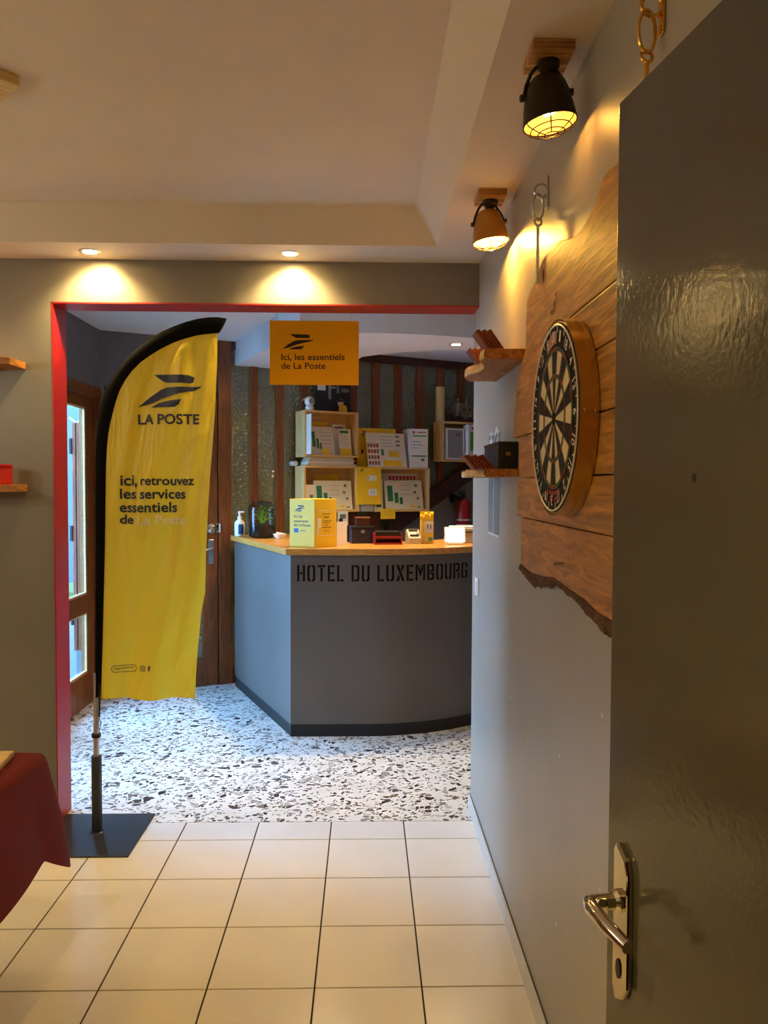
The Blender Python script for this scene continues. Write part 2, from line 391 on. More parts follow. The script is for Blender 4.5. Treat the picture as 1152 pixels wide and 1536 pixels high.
# ------------------------------------------------------------------ lobby shell
AL = math.atan(.49); CA, SA = math.cos(AL), math.sin(AL); LO = Vector((-1.907, 5.585, 0))
def lob(s, d, z=0): return LO+Vector((CA*s+SA*d, SA*s-CA*d, z))
def lobthing(name, label, cat, s, d, z, group=None, rz=0): return thing(name, label, cat, lob(s, d, z), AL+rz, group)
struct(B(LX-.12, LX, YB2, 3.70, 0, 2.95).box(LX-.12, LX, 3.70, 5.56, 2.225, 2.95).box(LX-.12, LX, 5.56, 8.3, 0, 2.95), 'wall_lobby_left', 'wall2')
struct(B(LX, 2.1, 8.15, 8.3, 0, 2.95).box(2.1, 2.25, YB2, 8.3, 0, 2.95), 'wall_lobby_rear', 'wall2')
struct(B(LX-.12, 2.25, YB2, 8.3, ZLB, ZLB+.12), 'ceiling_lobby', 'ceil2')
# wall of the back partition above and left of the inner door
lm = Matrix.Translation(LO) @ Matrix.Rotation(AL, 4, 'Z')
struct(MB().box(-.02, .85, 0, .10, 2.255, ZLB, lm).box(-.02, .03, 0, .10, 0, 2.255, lm), 'wall_lobby_back', 'wall2')
# dropped soffit above the counter
outer = [(-1.02, 6.02), (-.40, 4.66), (-.2, 4.675)]+[(1.6*math.sin(a), 6.28-1.6*math.cos(a)) for a in [i*math.radians(62)/14 for i in range(15)]]
inner = [(1.75, 6.2), (1.35, 5.75), (1.0, 5.42), (.77, 5.28), (.59, 5.245), (.45, 5.26), (.3, 5.32), (.15, 5.42), (-.03, 5.56), (-.25, 6.39)]
struct(MB().prism(outer+inner, 2.47, ZLB, lambda p, h: (p[0], p[1], h)), 'ceiling_soffit', 'ceil2')

# glazed entrance: fixed frame, two leaves with a middle rail
def leaf(name, ya, yb, z):
    d = thing(name, None, None, (LX-.06, (ya+yb)/2, 0)); del d['label']; del d['category']; d['kind'] = 'structure'
    h = (yb-ya)/2; st = .115
    for a in (-h, h-st): child(d, 'stile', 'joinery', B(-.025, .025, a, a+st, 0.005, 2.16), bevel=.003)
    for z0, z1 in ((.005, .235), (.655, .785), (2.08, 2.16)): child(d, 'rail', 'joinery', B(-.025, .025, -h+st, h-st, z0, z1), bevel=.003)
    for z0, z1 in ((.235, .655), (.785, 2.08)): child(d, 'pane', 'glass', B(-.003, .003, -h+st, h-st, z0, z1))
    for z0, z1 in ((.235, .655), (.785, 2.08)):
        b = MB()
        for a in (-h+st, h-st-.012): b.box(.003, .016, a, a+.012, z0, z1)
        for a in (z0, z1-.012): b.box(.003, .016, -h+st+.012, h-st-.012, a, a+.012)
        child(d, 'glazing_bead', 'lightwood', b)
    return d
leaf('door_1', 4.64, 5.515, 0); leaf('door_2', 3.755, 4.635, 0)  # second leaf is unseen, added to let in more daylight
fr = MB().box(LX-.12, LX+.015, 3.70, 3.752, 0, 2.225).box(LX-.12, LX+.015, 5.518, 5.56, 0, 2.225).box(LX-.12, LX+.015, 3.752, 5.518, 2.163, 2.225)
struct(fr, 'trim_2', 'joinery')
# inner glazed wooden door in the back partition
d3 = thing('door_3', None, None, lob(.03, 0), AL); del d3['label']; del d3['category']; d3['kind'] = 'structure'
for a in (.035, .70): child(d3, 'stile', 'joinery', B(a, a+.115, -.02, .022, .005, 2.225), bevel=.003)
for z0, z1 in ((.005, .22), (.95, 1.05), (2.12, 2.225)): child(d3, 'rail', 'joinery', B(.15, .70, -.018, .02, z0, z1), bevel=.003)
for z0, z1 in ((.22, .95), (1.05, 2.12)): child(d3, 'pane', 'hammered', B(.15, .70, -.004, .004, z0, z1))
kn = child(d3, 'lock_rosette', 'chrome', MB().lathe([(.02, 0), (.036, .006), (.036, .012), (.024, .022), (.0, .026)], 20, (.765, -.02, 1.215), Matrix.Rotation(PI/2, 3, 'X')), smooth=True)
child(d3, 'keeper', 'chrome', B(.80, .835, -.035, -.02, 1.18, 1.25), bevel=.003)
hp = child(d3, 'handle_plate', 'steel', B(.743, .783, -.03, -.02, .94, 1.13), bevel=.004)
child(hp, 'lever', 'steel', MB().tube([(.763, -.03, 1.06), (.763, -.065, 1.06), (.75, -.072, 1.058), (.67, -.072, 1.045)], .009, 8), smooth=True)
# partition of posts and hammered glass
part = thing('partition', 'brown wooden post partition with hammered glass panes behind the reception counter', 'partition', lob(0, 0), AL)
child(part, 'door_post', 'joinery', B(.852, .955, -.03, .06, 0, ZLB-.002), bevel=.003)
posts = [1.136+.2138*k for k in range(13)]
first = None
for k, s in enumerate(posts):
    if first is None:
        first = child(part, 'post', 'joinery', B(-.033, .033, -.03, .03, 0, 2.585), bevel=.003); first.location = (s, 0, 0)
    else: share(first, (s, 0, 0))
child(part, 'top_rail', 'darkjoinery', B(.955, 4.1, -.035, .04, 2.585, ZLB-.002))
child(part, 'sill_rail', 'darkjoinery', B(.955, 4.1, -.025, .035, 0, .12))
edges = [.955-.033]+posts
gl0 = None
for a, b in zip(edges[:-1], edges[1:]):
    if gl0 is None or abs((b-a)-.2138) > .002:
        g = child(part, 'pane', 'hammered', B(a+.033, b-.033, -.004, .004, .12, 2.585))
    elif gl0 == 1:
        gl0 = g = child(part, 'pane', 'hammered', B(-.0739, .0739, -.004, .004, .12, 2.585)); g.location = ((a+b)/2, 0, 0)
    else: share(gl0, ((a+b)/2, 0, 0))
    if gl0 is None: gl0 = 1
# stair side behind the counter
st = thing('stair_side', 'grey stair side panel with sloping brown string behind the counter', 'staircase', lob(0, .06), AL)
child(st, 'panel', 'wall2', MB().prism([(2.3, 0), (3.9, 0), (3.9, 2.06), (2.3, 1.10)], -.02, .01, lambda p, h: (p[0], h, p[1])))
child(st, 'string_board', 'darkjoinery', MB().prism([(2.3, 1.10), (3.9, 2.06), (3.9, 2.22), (2.3, 1.26)], -.035, .01, lambda p, h: (p[0], h, p[1])))

# ------------------------------------------------------------------ outside
struct(B(-14, LX-.12, 3.66, 16, -.12, -.04), 'ground_outside', 'paving')
struct(B(-14, -2.1, 11.0, 11.3, -.1, 6.5), 'wall_facade', 'facade')
gr = B(-12, -3.6, 10.0, 10.98, -.04, .14).build('grass_verge', 'grass'); gr['kind'] = 'stuff'; gr['label'] = 'strip of pale green grass outside the glass door'; gr['category'] = 'grass'
od = thing('folded_shutter', 'pale wooden folded outer door leaves with dark hinges beyond the glass', 'shutter', (-2.225, 6.0, -.04))
child(od, 'leaf', 'slatwood', B(-.032, -.004, -.03, .04, .30, 2.06), bevel=.004)
child(od, 'leaf', 'joinery', B(.004, .030, -.03, .04, .30, 2.06), bevel=.004)
for z in (.5, 1.15, 1.82):
    child(od, 'hinge', 'black', B(-.048, -.032, -.04, -.01, z, z+.12)); child(od, 'hinge', 'black', B(.030, .046, -.04, -.01, z, z+.12))
child(od, 'top_arm', 'steel', MB().tube([(-.06, 0, 2.10), (0, 0, 2.06), (.08, .02, 2.12)], .008, 6)); child(od, 'foot_bolt', 'steel', B(-.02, .02, -.01, .01, .0, .30))

# ================================================================== COUNTER
ct = thing('reception_counter', 'grey curved reception counter with stencilled hotel name and wooden top', 'counter', (0, 0, 0))
CR, CC = 1.18, (0, 5.88); CX = -.459; LEFT_END = Vector((-1.005, 5.905, 0)); CORN = Vector((CX, 4.70, 0))
def front(s, off=0.0):
    """point on the counter front at arc length s from the corner, moved off outwards"""
    if s < -CX: return Vector((CX+s, 4.70-off, 0))
    a = (s+CX)/CR; return Vector((CC[0]+(CR+off)*math.sin(a), CC[1]-(CR+off)*math.cos(a), 0))
SEND = -CX+CR*math.radians(72)
def frontline(off, n=26): return [front(0, off)]+[front(-CX+(SEND+CX)*i/n, off) for i in range(n+1)]
ld = (LEFT_END-CORN).normalized(); lnrm = Vector((ld.y, -ld.x, 0)) if False else Vector((-ld.y, ld.x, 0))
if lnrm.x > 0: lnrm = -lnrm
def shell(off_out, off_in, z0, z1):
    o = frontline(off_out); i = frontline(off_in); m = MB()
    o[0] = o[0]+Vector((0, 0, 0))
    poly = [tuple(p[:2]) for p in o]+[tuple(p[:2]) for p in reversed(i)]
    return m.prism(poly, z0, z1, lambda p, h: (p[0], p[1], h))
child(ct, 'front_panel', 'counter', shell(0, -.03, .078, 1.125), smooth=True)
def sidepoly(off, inn, over=0):
    a = CORN+lnrm*off; b = LEFT_END+lnrm*off; c = LEFT_END+lnrm*inn; d = CORN+lnrm*inn
    return [tuple(p[:2]) for p in (a, b, c, d)]
cj = CORN+ld*.001
child(ct, 'side_panel', 'counter', MB().prism([(CX, 4.70), tuple(LEFT_END[:2]), tuple((LEFT_END-lnrm*.03)[:2]), (CX+.02, 4.735)], .078, 1.125, lambda p, h: (p[0], p[1], h)))
child(ct, 'plinth', 'plinth', shell(-.004, -.03, 0, .078).prism([(CX+.002, 4.705), tuple((LEFT_END-lnrm*.004)[:2]), tuple((LEFT_END-lnrm*.03)[:2]), (CX+.02, 4.735)], 0, .078, lambda p, h: (p[0], p[1], h)), smooth=True)
# worktop: a curved band with the left return
fo = [p for p in frontline(.03)]; fo[0] = Vector((CX-.028, 4.67, 0))
bi = [front(-CX+(SEND+CX)*i/14, -.52) for i in range(15)]
le = LEFT_END+lnrm*.03; li = LEFT_END-lnrm*.42
wp = [tuple(le[:2])]+[tuple(p[:2]) for p in fo]+[tuple(p[:2]) for p in reversed(bi)]+[(-.22, 5.22), tuple(li[:2])]
child(ct, 'worktop', 'top', MB().prism(wp, 1.125, 1.165, lambda p, h: (p[0], p[1], h)), bevel=.004)
# stencil letters
def strokes(ch):
    w, t = .52, .15
    def R(x0, x1, y0, y1): return [(x0, y0), (x1, y0), (x1, y1), (x0, y1)]
    L = R(0, t, 0, 1)
    def half(x, sgn, y0=0., y1=1., gap=.035, ww=w):      # a bracket-shaped half of a round letter
        c = ww/2
        o = [(c+sgn*gap, y1), (c+sgn*(c-.10), y1), (c+sgn*c, y1-.10), (c+sgn*c, y0+.10), (c+sgn*(c-.10), y0), (c+sgn*gap, y0),
             (c+sgn*gap, y0+.13), (c+sgn*(c-t-.02), y0+.13), (c+sgn*(c-t), y0+.17), (c+sgn*(c-t), y1-.17), (c+sgn*(c-t-.02), y1-.13), (c+sgn*gap, y1-.13)]
        return o
    if ch == 'H': return w, [L, R(w-t, w, 0, 1), R(t+.03, w-t-.03, .43, .57)]
    if ch == 'O': return w, [half(0, -1), half(0, 1)]
    if ch == 'T': return w, [R(w/2-t/2, w/2+t/2, 0, .83), R(0, w, .87, 1)]
    if ch == 'E': return .46, [L, R(t+.03, .46, 0, .13), R(t+.03, .40, .44, .57), R(t+.03, .46, .87, 1)]
    if ch == 'L': return .44, [L, R(t+.03, .44, 0, .13)]
    if ch == 'D': return w, [L, [(t+.03, 1), (w-.1, 1), (w, .9), (w, .1), (w-.1, 0), (t+.03, 0), (t+.03, .13), (w-t-.02, .13), (w-t, .17), (w-t, .83), (w-t-.02, .87), (t+.03, .87)]]
    if ch == 'U': return w, [[(0, 1), (t, 1), (t, .17), (t+.02, .13), (w/2-.03, .13), (w/2-.03, 0), (.1, 0), (0, .1)], [(w, 1), (w-t, 1), (w-t, .17), (w-t-.02, .13), (w/2+.03, .13), (w/2+.03, 0), (w-.1, 0), (w, .1)]]
    if ch == 'X': return .56, [[(0, 1), (.17, 1), (.56, 0), (.39, 0)], [(.56, 1), (.39, 1), (.31, .78), (.39, .57)], [(0, 0), (.17, 0), (.25, .22), (.17, .43)]]
    if ch == 'M': return .68, [R(0, .14, 0, 1), R(.54, .68, 0, 1), [(.17, 1), (.22, 1), (.34, .62), (.46, 1), (.51, 1), (.51, .72), (.38, .3), (.30, .3), (.17, .72)]]
    if ch == 'B': return w, [L, [(t+.03, 1), (w-.1, 1), (w-.02, .92), (w-.02, .6), (w-.07, .53), (t+.03, .53), (t+.03, .62), (w-t-.02, .62), (w-t-.02, .87), (t+.03, .87)],
                             [(t+.03, .48), (w-.08, .48), (w, .41), (w, .1), (w-.1, 0), (t+.03, 0), (t+.03, .13), (w-t, .13), (w-t, .37), (t+.03, .37)]]
    if ch == 'R': return w, [L, [(t+.03, 1), (w-.1, 1), (w, .9), (w, .55), (w-.08, .46), (t+.03, .46), (t+.03, .58), (w-t, .58), (w-t, .87), (t+.03, .87)], [(w-t, .42), (w-.02, .42), (w, .0), (w-t, .0)]]
    if ch == 'G': return w, [half(0, -1), [(w/2+.03, 1), (w-.1, 1), (w, .9), (w, .68), (w-t, .68), (w-t, .87), (w/2+.03, .87)], [(w/2+.03, 0), (w-.1, 0), (w, .1), (w, .52), (w/2+.05, .52), (w/2+.05, .40), (w-t, .40), (w-t, .13), (w/2+.03, .13)]]
word = 'HOTEL DU LUXEMBOURG'
tot = sum(.36 if c == ' ' else strokes(c)[0]+.15 for c in word)-.15
SC = 1.106/tot; s0 = .040
for c in word:
    if c == ' ': s0 += .36*SC; continue
    wd, polys = strokes(c); m = MB()
    for p in polys: m.flat([(s0+x*SC, .962+.1*y) for x, y in p], lambda a, b: front(a, .0012)+Vector((0, 0, b)))
    child(ct, 'letter', 'ink', m, label='black stencil letter '+c); s0 += (wd+.15)*SC
ZT = 1.165

# ================================================================== FEATHER FLAG
FY = 3.40
fg = thing('feather_flag', 'tall yellow feather flag with black sleeve on a dark square base', 'flag', (-1.191, FY, 0))
def loc(p): return (p[0]+1.191, p[1]-FY, p[2])
child(fg, 'base_plate', 'basemetal', MB().chamfer(-.21, .205, -.225, .19, 0, .008, .002))
child(fg, 'socket', 'basemetal', MB().lathe([(.03, .008), (.022, .012), (.022, .35), (.017, .352)], 16), smooth=True)
child(fg, 'pole', 'steel', MB().tube([(0, 0, .35), (.002, 0, .72)], .0125, 12), smooth=True)
child(fg, 'collar', 'black', MB().lathe([(.016, .432), (.02, .435), (.02, .45), (.016, .453)], 16), smooth=True)
child(fg, 'strap', 'black', MB().tube([(.016, -.008, .72), (.02, -.012, .60), (.018, -.013, .53)], .005, 6))
child(fg, 'snap_hook', 'steel', MB().tube([(.018, -.013, .53), (.026, -.014, .50), (.02, -.015, .462), (.012, -.014, .50)], .003, 6, close=True))
outerpx = [(340, 477.5), (326, 475.5), (312, 476), (295, 478.5), (278, 483), (260, 489.5), (243, 497), (225, 508), (208, 520), (197, 530), (187.5, 541), (178, 552), (170, 565), (162, 577), (156, 589), (151.5, 604), (148.5, 620.5), (146, 640), (144, 662), (143, 700), (143, 787), (143, 900), (142.5, 1045)]
innerpx = [(328, 500), (318, 500.5), (308, 501.8), (295, 504), (278, 508.5), (260, 515), (243, 523.5), (226, 534), (211, 545), (198, 558), (188.5, 571), (180.5, 586), (174.5, 603), (170, 620.5), (166, 638), (163, 655), (161, 678), (160, 704), (159.5, 740), (159, 790), (158, 840), (156, 920), (152.5, 1045)]
O_ = [Vector(loc(atY(u, v, FY))) for u, v in outerpx]; I_ = [Vector(loc(atY(u, v, FY))) for u, v in innerpx]
m = MB(); n = len(O_); vs = []; fs = []
K = 10
for a, b in zip(O_, I_):
    c = (a+b)/2; h = (a-b)/2; th = .016
    for k in range(K):
        t = 2*PI*k/K; vs.append(c+h*math.cos(t)+Vector((0, th*math.sin(t), 0)))
for i in range(n-1):
    for k in range(K): fs.append((i*K+k, i*K+(k+1) % K, (i+1)*K+(k+1) % K, (i+1)*K+k))
fs += [tuple(range(K)), tuple(range((n-1)*K, n*K))]
child(fg, 'sleeve', 'blackcloth', m.pts(vs, fs), smooth=True)
rightpx = [(326, 499), (325, 540), (323, 593), (319, 662), (314, 752), (309, 840), (307, 889), (301, 920), (297, 960), (294.5, 991), (292.5, 1048)]
Rr = [Vector(loc(atY(u, v, FY))) for u, v in rightpx]
def interp(pl, z):
    pl = sorted(((p.z, p.x) for p in pl))
    if z <= pl[0][0]: return pl[0][1]
    for (a, xa), (b, xb) in zip(pl, pl[1:]):
        if z <= b: return xa+(xb-xa)*(z-a)/max(1e-9, b-a)
    return pl[-1][1]
def fold(x, z):
    zt = I_[0].z
    xl = interp(I_, z); e = min(1, max(0, (x-xl)/.10))
    d = x*.93+(zt-z)*.26          # creases run from the tip down to the left
    y = .010*math.sin(d*26+.6)+.006*math.sin(d*47+z*3)+.004*math.sin(x*60-z*9)
    rip = math.exp(-((x-(.42-.10*(zt-z)))/.035)**2)*.016
    low = max(0, 1-(z-.6)/.35)
    y += rip*math.sin(z*5+1)+.008*low*math.sin(x*34+z*4)
    g1 = abs(math.sin(d*31+1.7*math.sin(z*4.1)))**.6; g2 = abs(math.sin(x*23-z*13+2*math.sin(x*9+z*3)))**.6
    g3 = abs(math.sin((x*.8-z*.6)*27+1.3*math.sin(z*7)))**.5
    y += .0055*g1+.0035*g2+.003*g3-.006
    return y*e-.004
zb, zt = Rr[-1].z, I_[0].z
NZ, NX = 260, 84; vs = []; fs = []
for i in range(NZ+1):
    z = zb+(zt-zb)*i/NZ; a = interp(I_, z)-.004; b = interp(Rr, z)
    b = max(b, a+.002)
    for k in range(NX+1):
        x = a+(b-a)*k/NX; vs.append((x, fold(x, z), z+.003*math.sin(x*22)*max(0, 1-(z-zb)/.1)))
for i in range(NZ):
    for k in range(NX): fs.append((i*(NX+1)+k, i*(NX+1)+k+1, (i+1)*(NX+1)+k+1, (i+1)*(NX+1)+k))
me = MB().pts(vs, fs); child(fg, 'cloth', 'flag', me, smooth=True)
def onflag(a, b):
    p = loc(atY(a, -b, FY)); return (p[0], fold(p[0], p[2])-.006, p[2])
for poly in LOGO:
    vs, fs = dense(poly); child(fg, 'logo_wing', 'navy', MB().pts([onflag(206.5+96.5*x, -611+49*y) for x, y in vs], fs))
m = MB()
for t_, a0, a1, v0, v1 in (('LA POSTE', 206.6, 299.3, 621.2, 636.9), ('ici,', 181.2, 206, 713, 731.5), ('retrouvez', 212, 291.7, 716, 728), ('les', 180.5, 205, 733, 748.5), ('services', 211.5, 278.5, 734, 748.5), ('essentiels', 180, 264.6, 753, 768.8), ('de', 180, 202, 772, 786)):
    child(fg, 'lettering', 'navy', put_text(MB(), t_, onflag, a0, a1, -v1, -v0, .022))
child(fg, 'lettering', 'pale_ink', put_text(MB(), 'La Poste', onflag, 208, 279.5, -787, -773, .022), label='pale lettering')
def line(m, pts, w, fn):
    for (a, b), (c, d) in zip(pts, pts[1:]):
        l = math.hypot(c-a, d-b) or 1; px, py = -(d-b)/l*w, (c-a)/l*w
        m.flat([(a+px, b+py), (a-px, b-py), (c-px, d-py), (c+px, d+py)], fn)
    return m
m = MB()
pill = [(173.5+4.8*math.cos(t), -1002.6+4.8*math.sin(t)) for t in [PI/2+PI*i/8 for i in range(9)]]+[(199.6+4.8*math.cos(t), -1002.6+4.8*math.sin(t)) for t in [-PI/2+PI*i/8 for i in range(9)]]
line(m, pill+[pill[0]], .45, onflag); put_text(m, 'laposte.fr', onflag, 173, 200, -1005, -1000, .01)
line(m, [(212, -998), (219, -998), (219, -1005), (212, -1005), (212, -998)], .5, onflag)
line(m, [(215.5+1.8*math.cos(t*PI/4), -1001.5+1.8*math.sin(t*PI/4)) for t in range(9)], .4, onflag)
put_text(m, 'f', onflag, 224, 228.5, -1005, -997, .03); child(fg, 'small_print', 'navy', m)

# ================================================================== HANGING SIGN
SY = 3.80
sg = thing('hanging_sign', 'orange-yellow rectangular sign hanging in the opening above the counter', 'sign', (-.255, SY, 2.199))
a, b = atY(404.5, 481.5, SY), atY(538, 578, SY)
child(sg, 'panel', 'signpanel', MB().pts([(a.x+.255, 0, b.z-2.199), (b.x+.255, 0, b.z-2.199), (b.x+.255, 0, a.z-2.199), (a.x+.255, 0, a.z-2.199)], [(0, 1, 2, 3)]))
child(sg, 'rim', 'orange', B(a.x+.253, b.x+.257, -.002, .004, a.z-2.201, a.z-2.196))
def onsign(a, b):
    p = atY(a, -b, SY); return (p.x+.255, -.0008, p.z-2.199)
child(sg, 'logo', 'brown_ink', put_logo(MB(), onsign, 423, 470.4, -524, -501))
child(sg, 'lettering', 'brown_ink', put_text(MB(), 'Ici, les essentiels', onsign, 422, 517, -542, -530.6, .015))
child(sg, 'lettering', 'brown_ink', put_text(MB(), 'de La Poste', onsign, 422, 488.5, -553.5, -544, .015))
for x in (-.18, .18): child(sg, 'wire', 'steel', MB().tube([(x, .003, .155), (x, .003, .451)], .0012, 5))

# ================================================================== DOWNLIGHTS
def downlight(label, x, y, z, power, col, cone=105, size=.022, blend=.75, group='recessed downlights', aim=(0, 0, -1)):
    d = thing('downlight', label, 'downlight', (x, y, z), 0, group)
    child(d, 'trim_ring', 'steel', MB().lathe([(.030, -.0005), (.030, -.004), (.040, -.005), (.046, -.001), (.046, 0)], 24), smooth=True)
    child(d, 'lamp_disc', 'led', MB().lathe([(.0, -.003), (.029, -.003)], 20))
    lamp('downlight_beam', 'SPOT', (0, 0, -.012), power, col, size, cone, blend, aim, parent=d); return d
downlight('recessed ceiling spot left, above the red jamb', -1.194, 3.389, ZC, P_SPOT, WARM, 120, aim=(0, .45, -1))
downlight('recessed ceiling spot above the middle of the opening', -.333, 3.386, ZC, P_SPOT, WARM, 120, aim=(0, .45, -1))
downlight('recessed spot in the curved white soffit of the lobby', .582, 5.024, 2.47, P_SOFFIT, SOFT, 120)
downlight('recessed soffit spot hidden behind the hanging yellow sign', -.27, 5.0, 2.47, P_SOFFIT, SOFT, 120)
downlight('recessed ceiling spot left of the wall shelves', -2.05, 3.389, ZC, P_SPOT, WARM, 120, aim=(0, .45, -1))  # out of view from here down; spots added to lift room brightness
downlight('recessed spot in the front ceiling border over the doorway', -.55, .29, ZC, P_HID, AMBER, 120)  # unseen amber spots added to brighten and warm the near floor
downlight('recessed spot in the front ceiling border left of the doorway', -1.6, .29, ZC, P_HID, AMBER, 120)
downlight('recessed spot in the left ceiling border over the table', -3.47, 2.0, ZC, P_HID, WARM, 120)

# ================================================================== CAGE LAMPS
def cage_lamp(label, x, y, z, tilt, power, rz=0, yaw=0, body='shade'):
    L = thing('ceiling_lamp', label, 'lamp', (x, y, z), rz, 'caged ceiling lamps')
    blk = child(L, 'mount_block', 'block', MB().box(-.048, .048, -.056, .056, -.024, 0), bevel=.002)
    child(L, 'mount_cup', 'shade', MB().lathe([(.026, -.024), (.026, -.036), (.016, -.044), (.012, -.05), (0, -.05)], 18), smooth=True)
    T_ = Matrix.Translation((-.012, 0, -.036)) @ Matrix.Rotation(yaw, 4, 'Z') @ Matrix.Rotation(tilt, 4, 'Y') @ Matrix.Diagonal((1, 1, .9, 1))
    def mk(): 
        q = MB(); q.X = T_; return q
    prof = [(.016, -.022), (.028, -.026), (.038, -.037), (.046, -.056), (.053, -.08), (.058, -.106), (.061, -.132), (.0625, -.136), (.0625, -.142), (.0595, -.142), (.059, -.132), (.056, -.106), (.051, -.08), (.044, -.057), (.036, -.039), (.026, -.029), (.004, -.026)]
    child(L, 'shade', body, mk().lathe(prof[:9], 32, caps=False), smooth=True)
    child(L, 'shade_lining', 'shadein', mk().lathe(prof[8:], 32, caps=False), smooth=True)
    yk = mk()
    for sgn in (1, -1):
        yk.tube([(sgn*.004, 0, .006), (sgn*.016, 0, .003), (sgn*.030, 0, -.012), (sgn*.044, 0, -.04), (sgn*.0535, 0, -.07)], .0045, 8)
        yk.lathe([(.009, -.003), (.009, .006), (.0, .008)], 10, (sgn*.056, 0, -.07), Matrix.Rotation(sgn*PI/2, 3, 'Y'))
    yk.tube([(0, 0, .0), (0, 0, -.026)], .008, 10)
    child(L, 'yoke', 'shade', yk, smooth=True)
    cg = mk()
    for r, zz in ((.062, -.143), (.047, -.157), (.031, -.166), (.016, -.170)):
        cg.tube([(r*math.cos(2*PI*k/28), r*math.sin(2*PI*k/28), zz) for k in range(28)], .0016, 5, close=True)
    for k in range(6):
        a = 2*PI*k/6+.3
        cg.tube([(r*math.cos(a), r*math.sin(a), zz) for r, zz in ((.0625, -.141), (.056, -.151), (.047, -.157), (.031, -.166), (.016, -.170))], .0016, 5)
    child(L, 'cage', 'shade', cg)
    child(L, 'socket', 'white', mk().lathe([(.013, -.026), (.013, -.06), (.009, -.064)], 14), smooth=True)
    child(L, 'bulb', 'bulb', mk().lathe([(.008, -.062), (.012, -.075), (.0185, -.092), (.0195, -.104), (.014, -.117), (.0, -.122)], 16), smooth=True)
    lamp('bulb_light', 'POINT', tuple(T_ @ Vector((0, 0, -.128))), power, WARM2, .012, parent=L)
    return L
cage_lamp('near caged bell lamp with dim orange glow, above the dartboard', .418, 1.805, ZC, -.14, P_CAGE*.06)
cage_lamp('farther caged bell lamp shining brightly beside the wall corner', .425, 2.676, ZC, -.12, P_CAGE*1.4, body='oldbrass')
rs = thing('ceiling_rose', 'wooden ceiling block at the left edge of the raised ceiling', 'ceiling rose', (-1.105, 2.248, 2.712), PI/4)
child(rs, 'block', 'lightwood', MB().box(-.085, .085, -.085, .085, -.03, 0), bevel=.003)
child(rs, 'cup', 'shade', MB().lathe([(.035, -.03), (.035, -.045), (.01, -.055), (0, -.055)], 18), smooth=True)
def pendant(label, x, y):  # unseen globes added to brighten the ceiling and right wall
    g = thing('pendant_lamp', label, 'lamp', (x, y, 2.712), 0, 'globe pendants over the tables')
    child(g, 'canopy', 'shade', MB().lathe([(.05, 0), (.05, -.02), (.01, -.035), (0, -.035)], 20), smooth=True)
    child(g, 'cord', 'black', MB().tube([(0, 0, -.03), (0, 0, -.52)], .003, 6))
    child(g, 'cap', 'shade', MB().lathe([(0, -.50), (.03, -.51), (.045, -.54)], 20), smooth=True)
    child(g, 'globe', 'opal', MB().ball((0, 0, -.66), .13, 24, 16), smooth=True)
pendant('opal globe pendant over the far table out at the left', -2.5, 2.1)
pendant('opal globe pendant over the near table out at the left', -2.5, .85)

# ================================================================== LIVE-EDGE BOARD, DARTBOARD
BX = .487
bd = thing('dartboard_backing', 'live-edge oak plank backing board hung on the wall behind the dartboard', 'wooden board', (BX, 1.8, 1.27))
def yz(p, h): return (h, p[0]-1.8, p[1]-1.27)
def plank(poly): return MB().prism(poly, 0, .0215, yz)
top_ = [(1.85, 1.961), (1.12, 1.961), (1.11, 2.06), (1.16, 2.13), (1.3, 2.16), (1.42, 2.19), (1.518, 2.187), (1.56, 2.196), (1.599, 2.193), (1.63, 2.176), (1.655, 2.160), (1.681, 2.156), (1.72, 2.145), (1.756, 2.14), (1.82, 2.142), (1.87, 2.152), (1.926, 2.168), (1.98, 2.18), (2.036, 2.183), (2.10, 2.186), (2.162, 2.177), (2.21, 2.158), (2.26, 2.142), (2.31, 2.130), (2.347, 2.122), (2.36, 2.05), (2.358, 1.978), (2.41, 1.94), (2.453, 1.913), (2.50, 1.85), (2.525, 1.804), (2.543, 1.713), (1.85, 1.713)]
child(bd, 'plank', 'oak', plank(top_), bevel=.002)
for ya, yb, za, zb_ in ((1.12, 1.847, 1.848, 1.958), (1.13, 1.847, 1.713, 1.845), (1.11, 2.44, 1.582, 1.710), (1.13, 2.468, 1.459, 1.579)):
    child(bd, 'plank', 'oak', plank([(ya, za), (yb, za), (yb+.003, (za+zb_)/2), (yb, zb_), (ya, zb_)]), bevel=.0025)
low = [(1.12, 1.456), (1.12, 1.30), (1.3, 1.296), (1.42, 1.285), (1.514, 1.291), (1.60, 1.292), (1.692, 1.304), (1.83, 1.31), (1.979, 1.318), (2.1, 1.306), (2.25, 1.30), (2.34, 1.305), (2.40, 1.31), (2.405, 1.456)]
child(bd, 'plank', 'oak', plank(low[::-1]), bevel=.0025)
bk = MB(); up_ = low[1:-1]; rnd = random.Random(3); vs = []; nn = 70
def lowz(y):
    pl = sorted(up_)
    for (a, za), (b, zb_) in zip(pl, pl[1:]):
        if y <= b: return za+(zb_-za)*(y-a)/(b-a)
    return pl[-1][1]
for i in range(nn+1):
    y = 1.12+(2.40-1.12)*i/nn; zt_ = lowz(y); dz = .030+.012*math.sin(y*9)+rnd.uniform(-.006, .006)
    for h, z in ((-.001, zt_+rnd.uniform(-.002, .003)), (-.004+rnd.uniform(-.004, .003), zt_-dz*.4), (.004+rnd.uniform(-.004, .004), zt_-dz*.8), (.016, zt_-dz), (.0215, zt_)):
        vs.append((h, y-1.8, z-1.27))
bk.pts(vs, [(i*5+k, i*5+(k+1) % 5, (i+1)*5+(k+1) % 5, (i+1)*5+k) for i in range(nn) for k in range(5)]+[(4, 3, 2, 1, 0), tuple(nn*5+k for k in range(5))])
child(bd, 'bark_edge', 'bark', bk, label='rough dark bark edge')
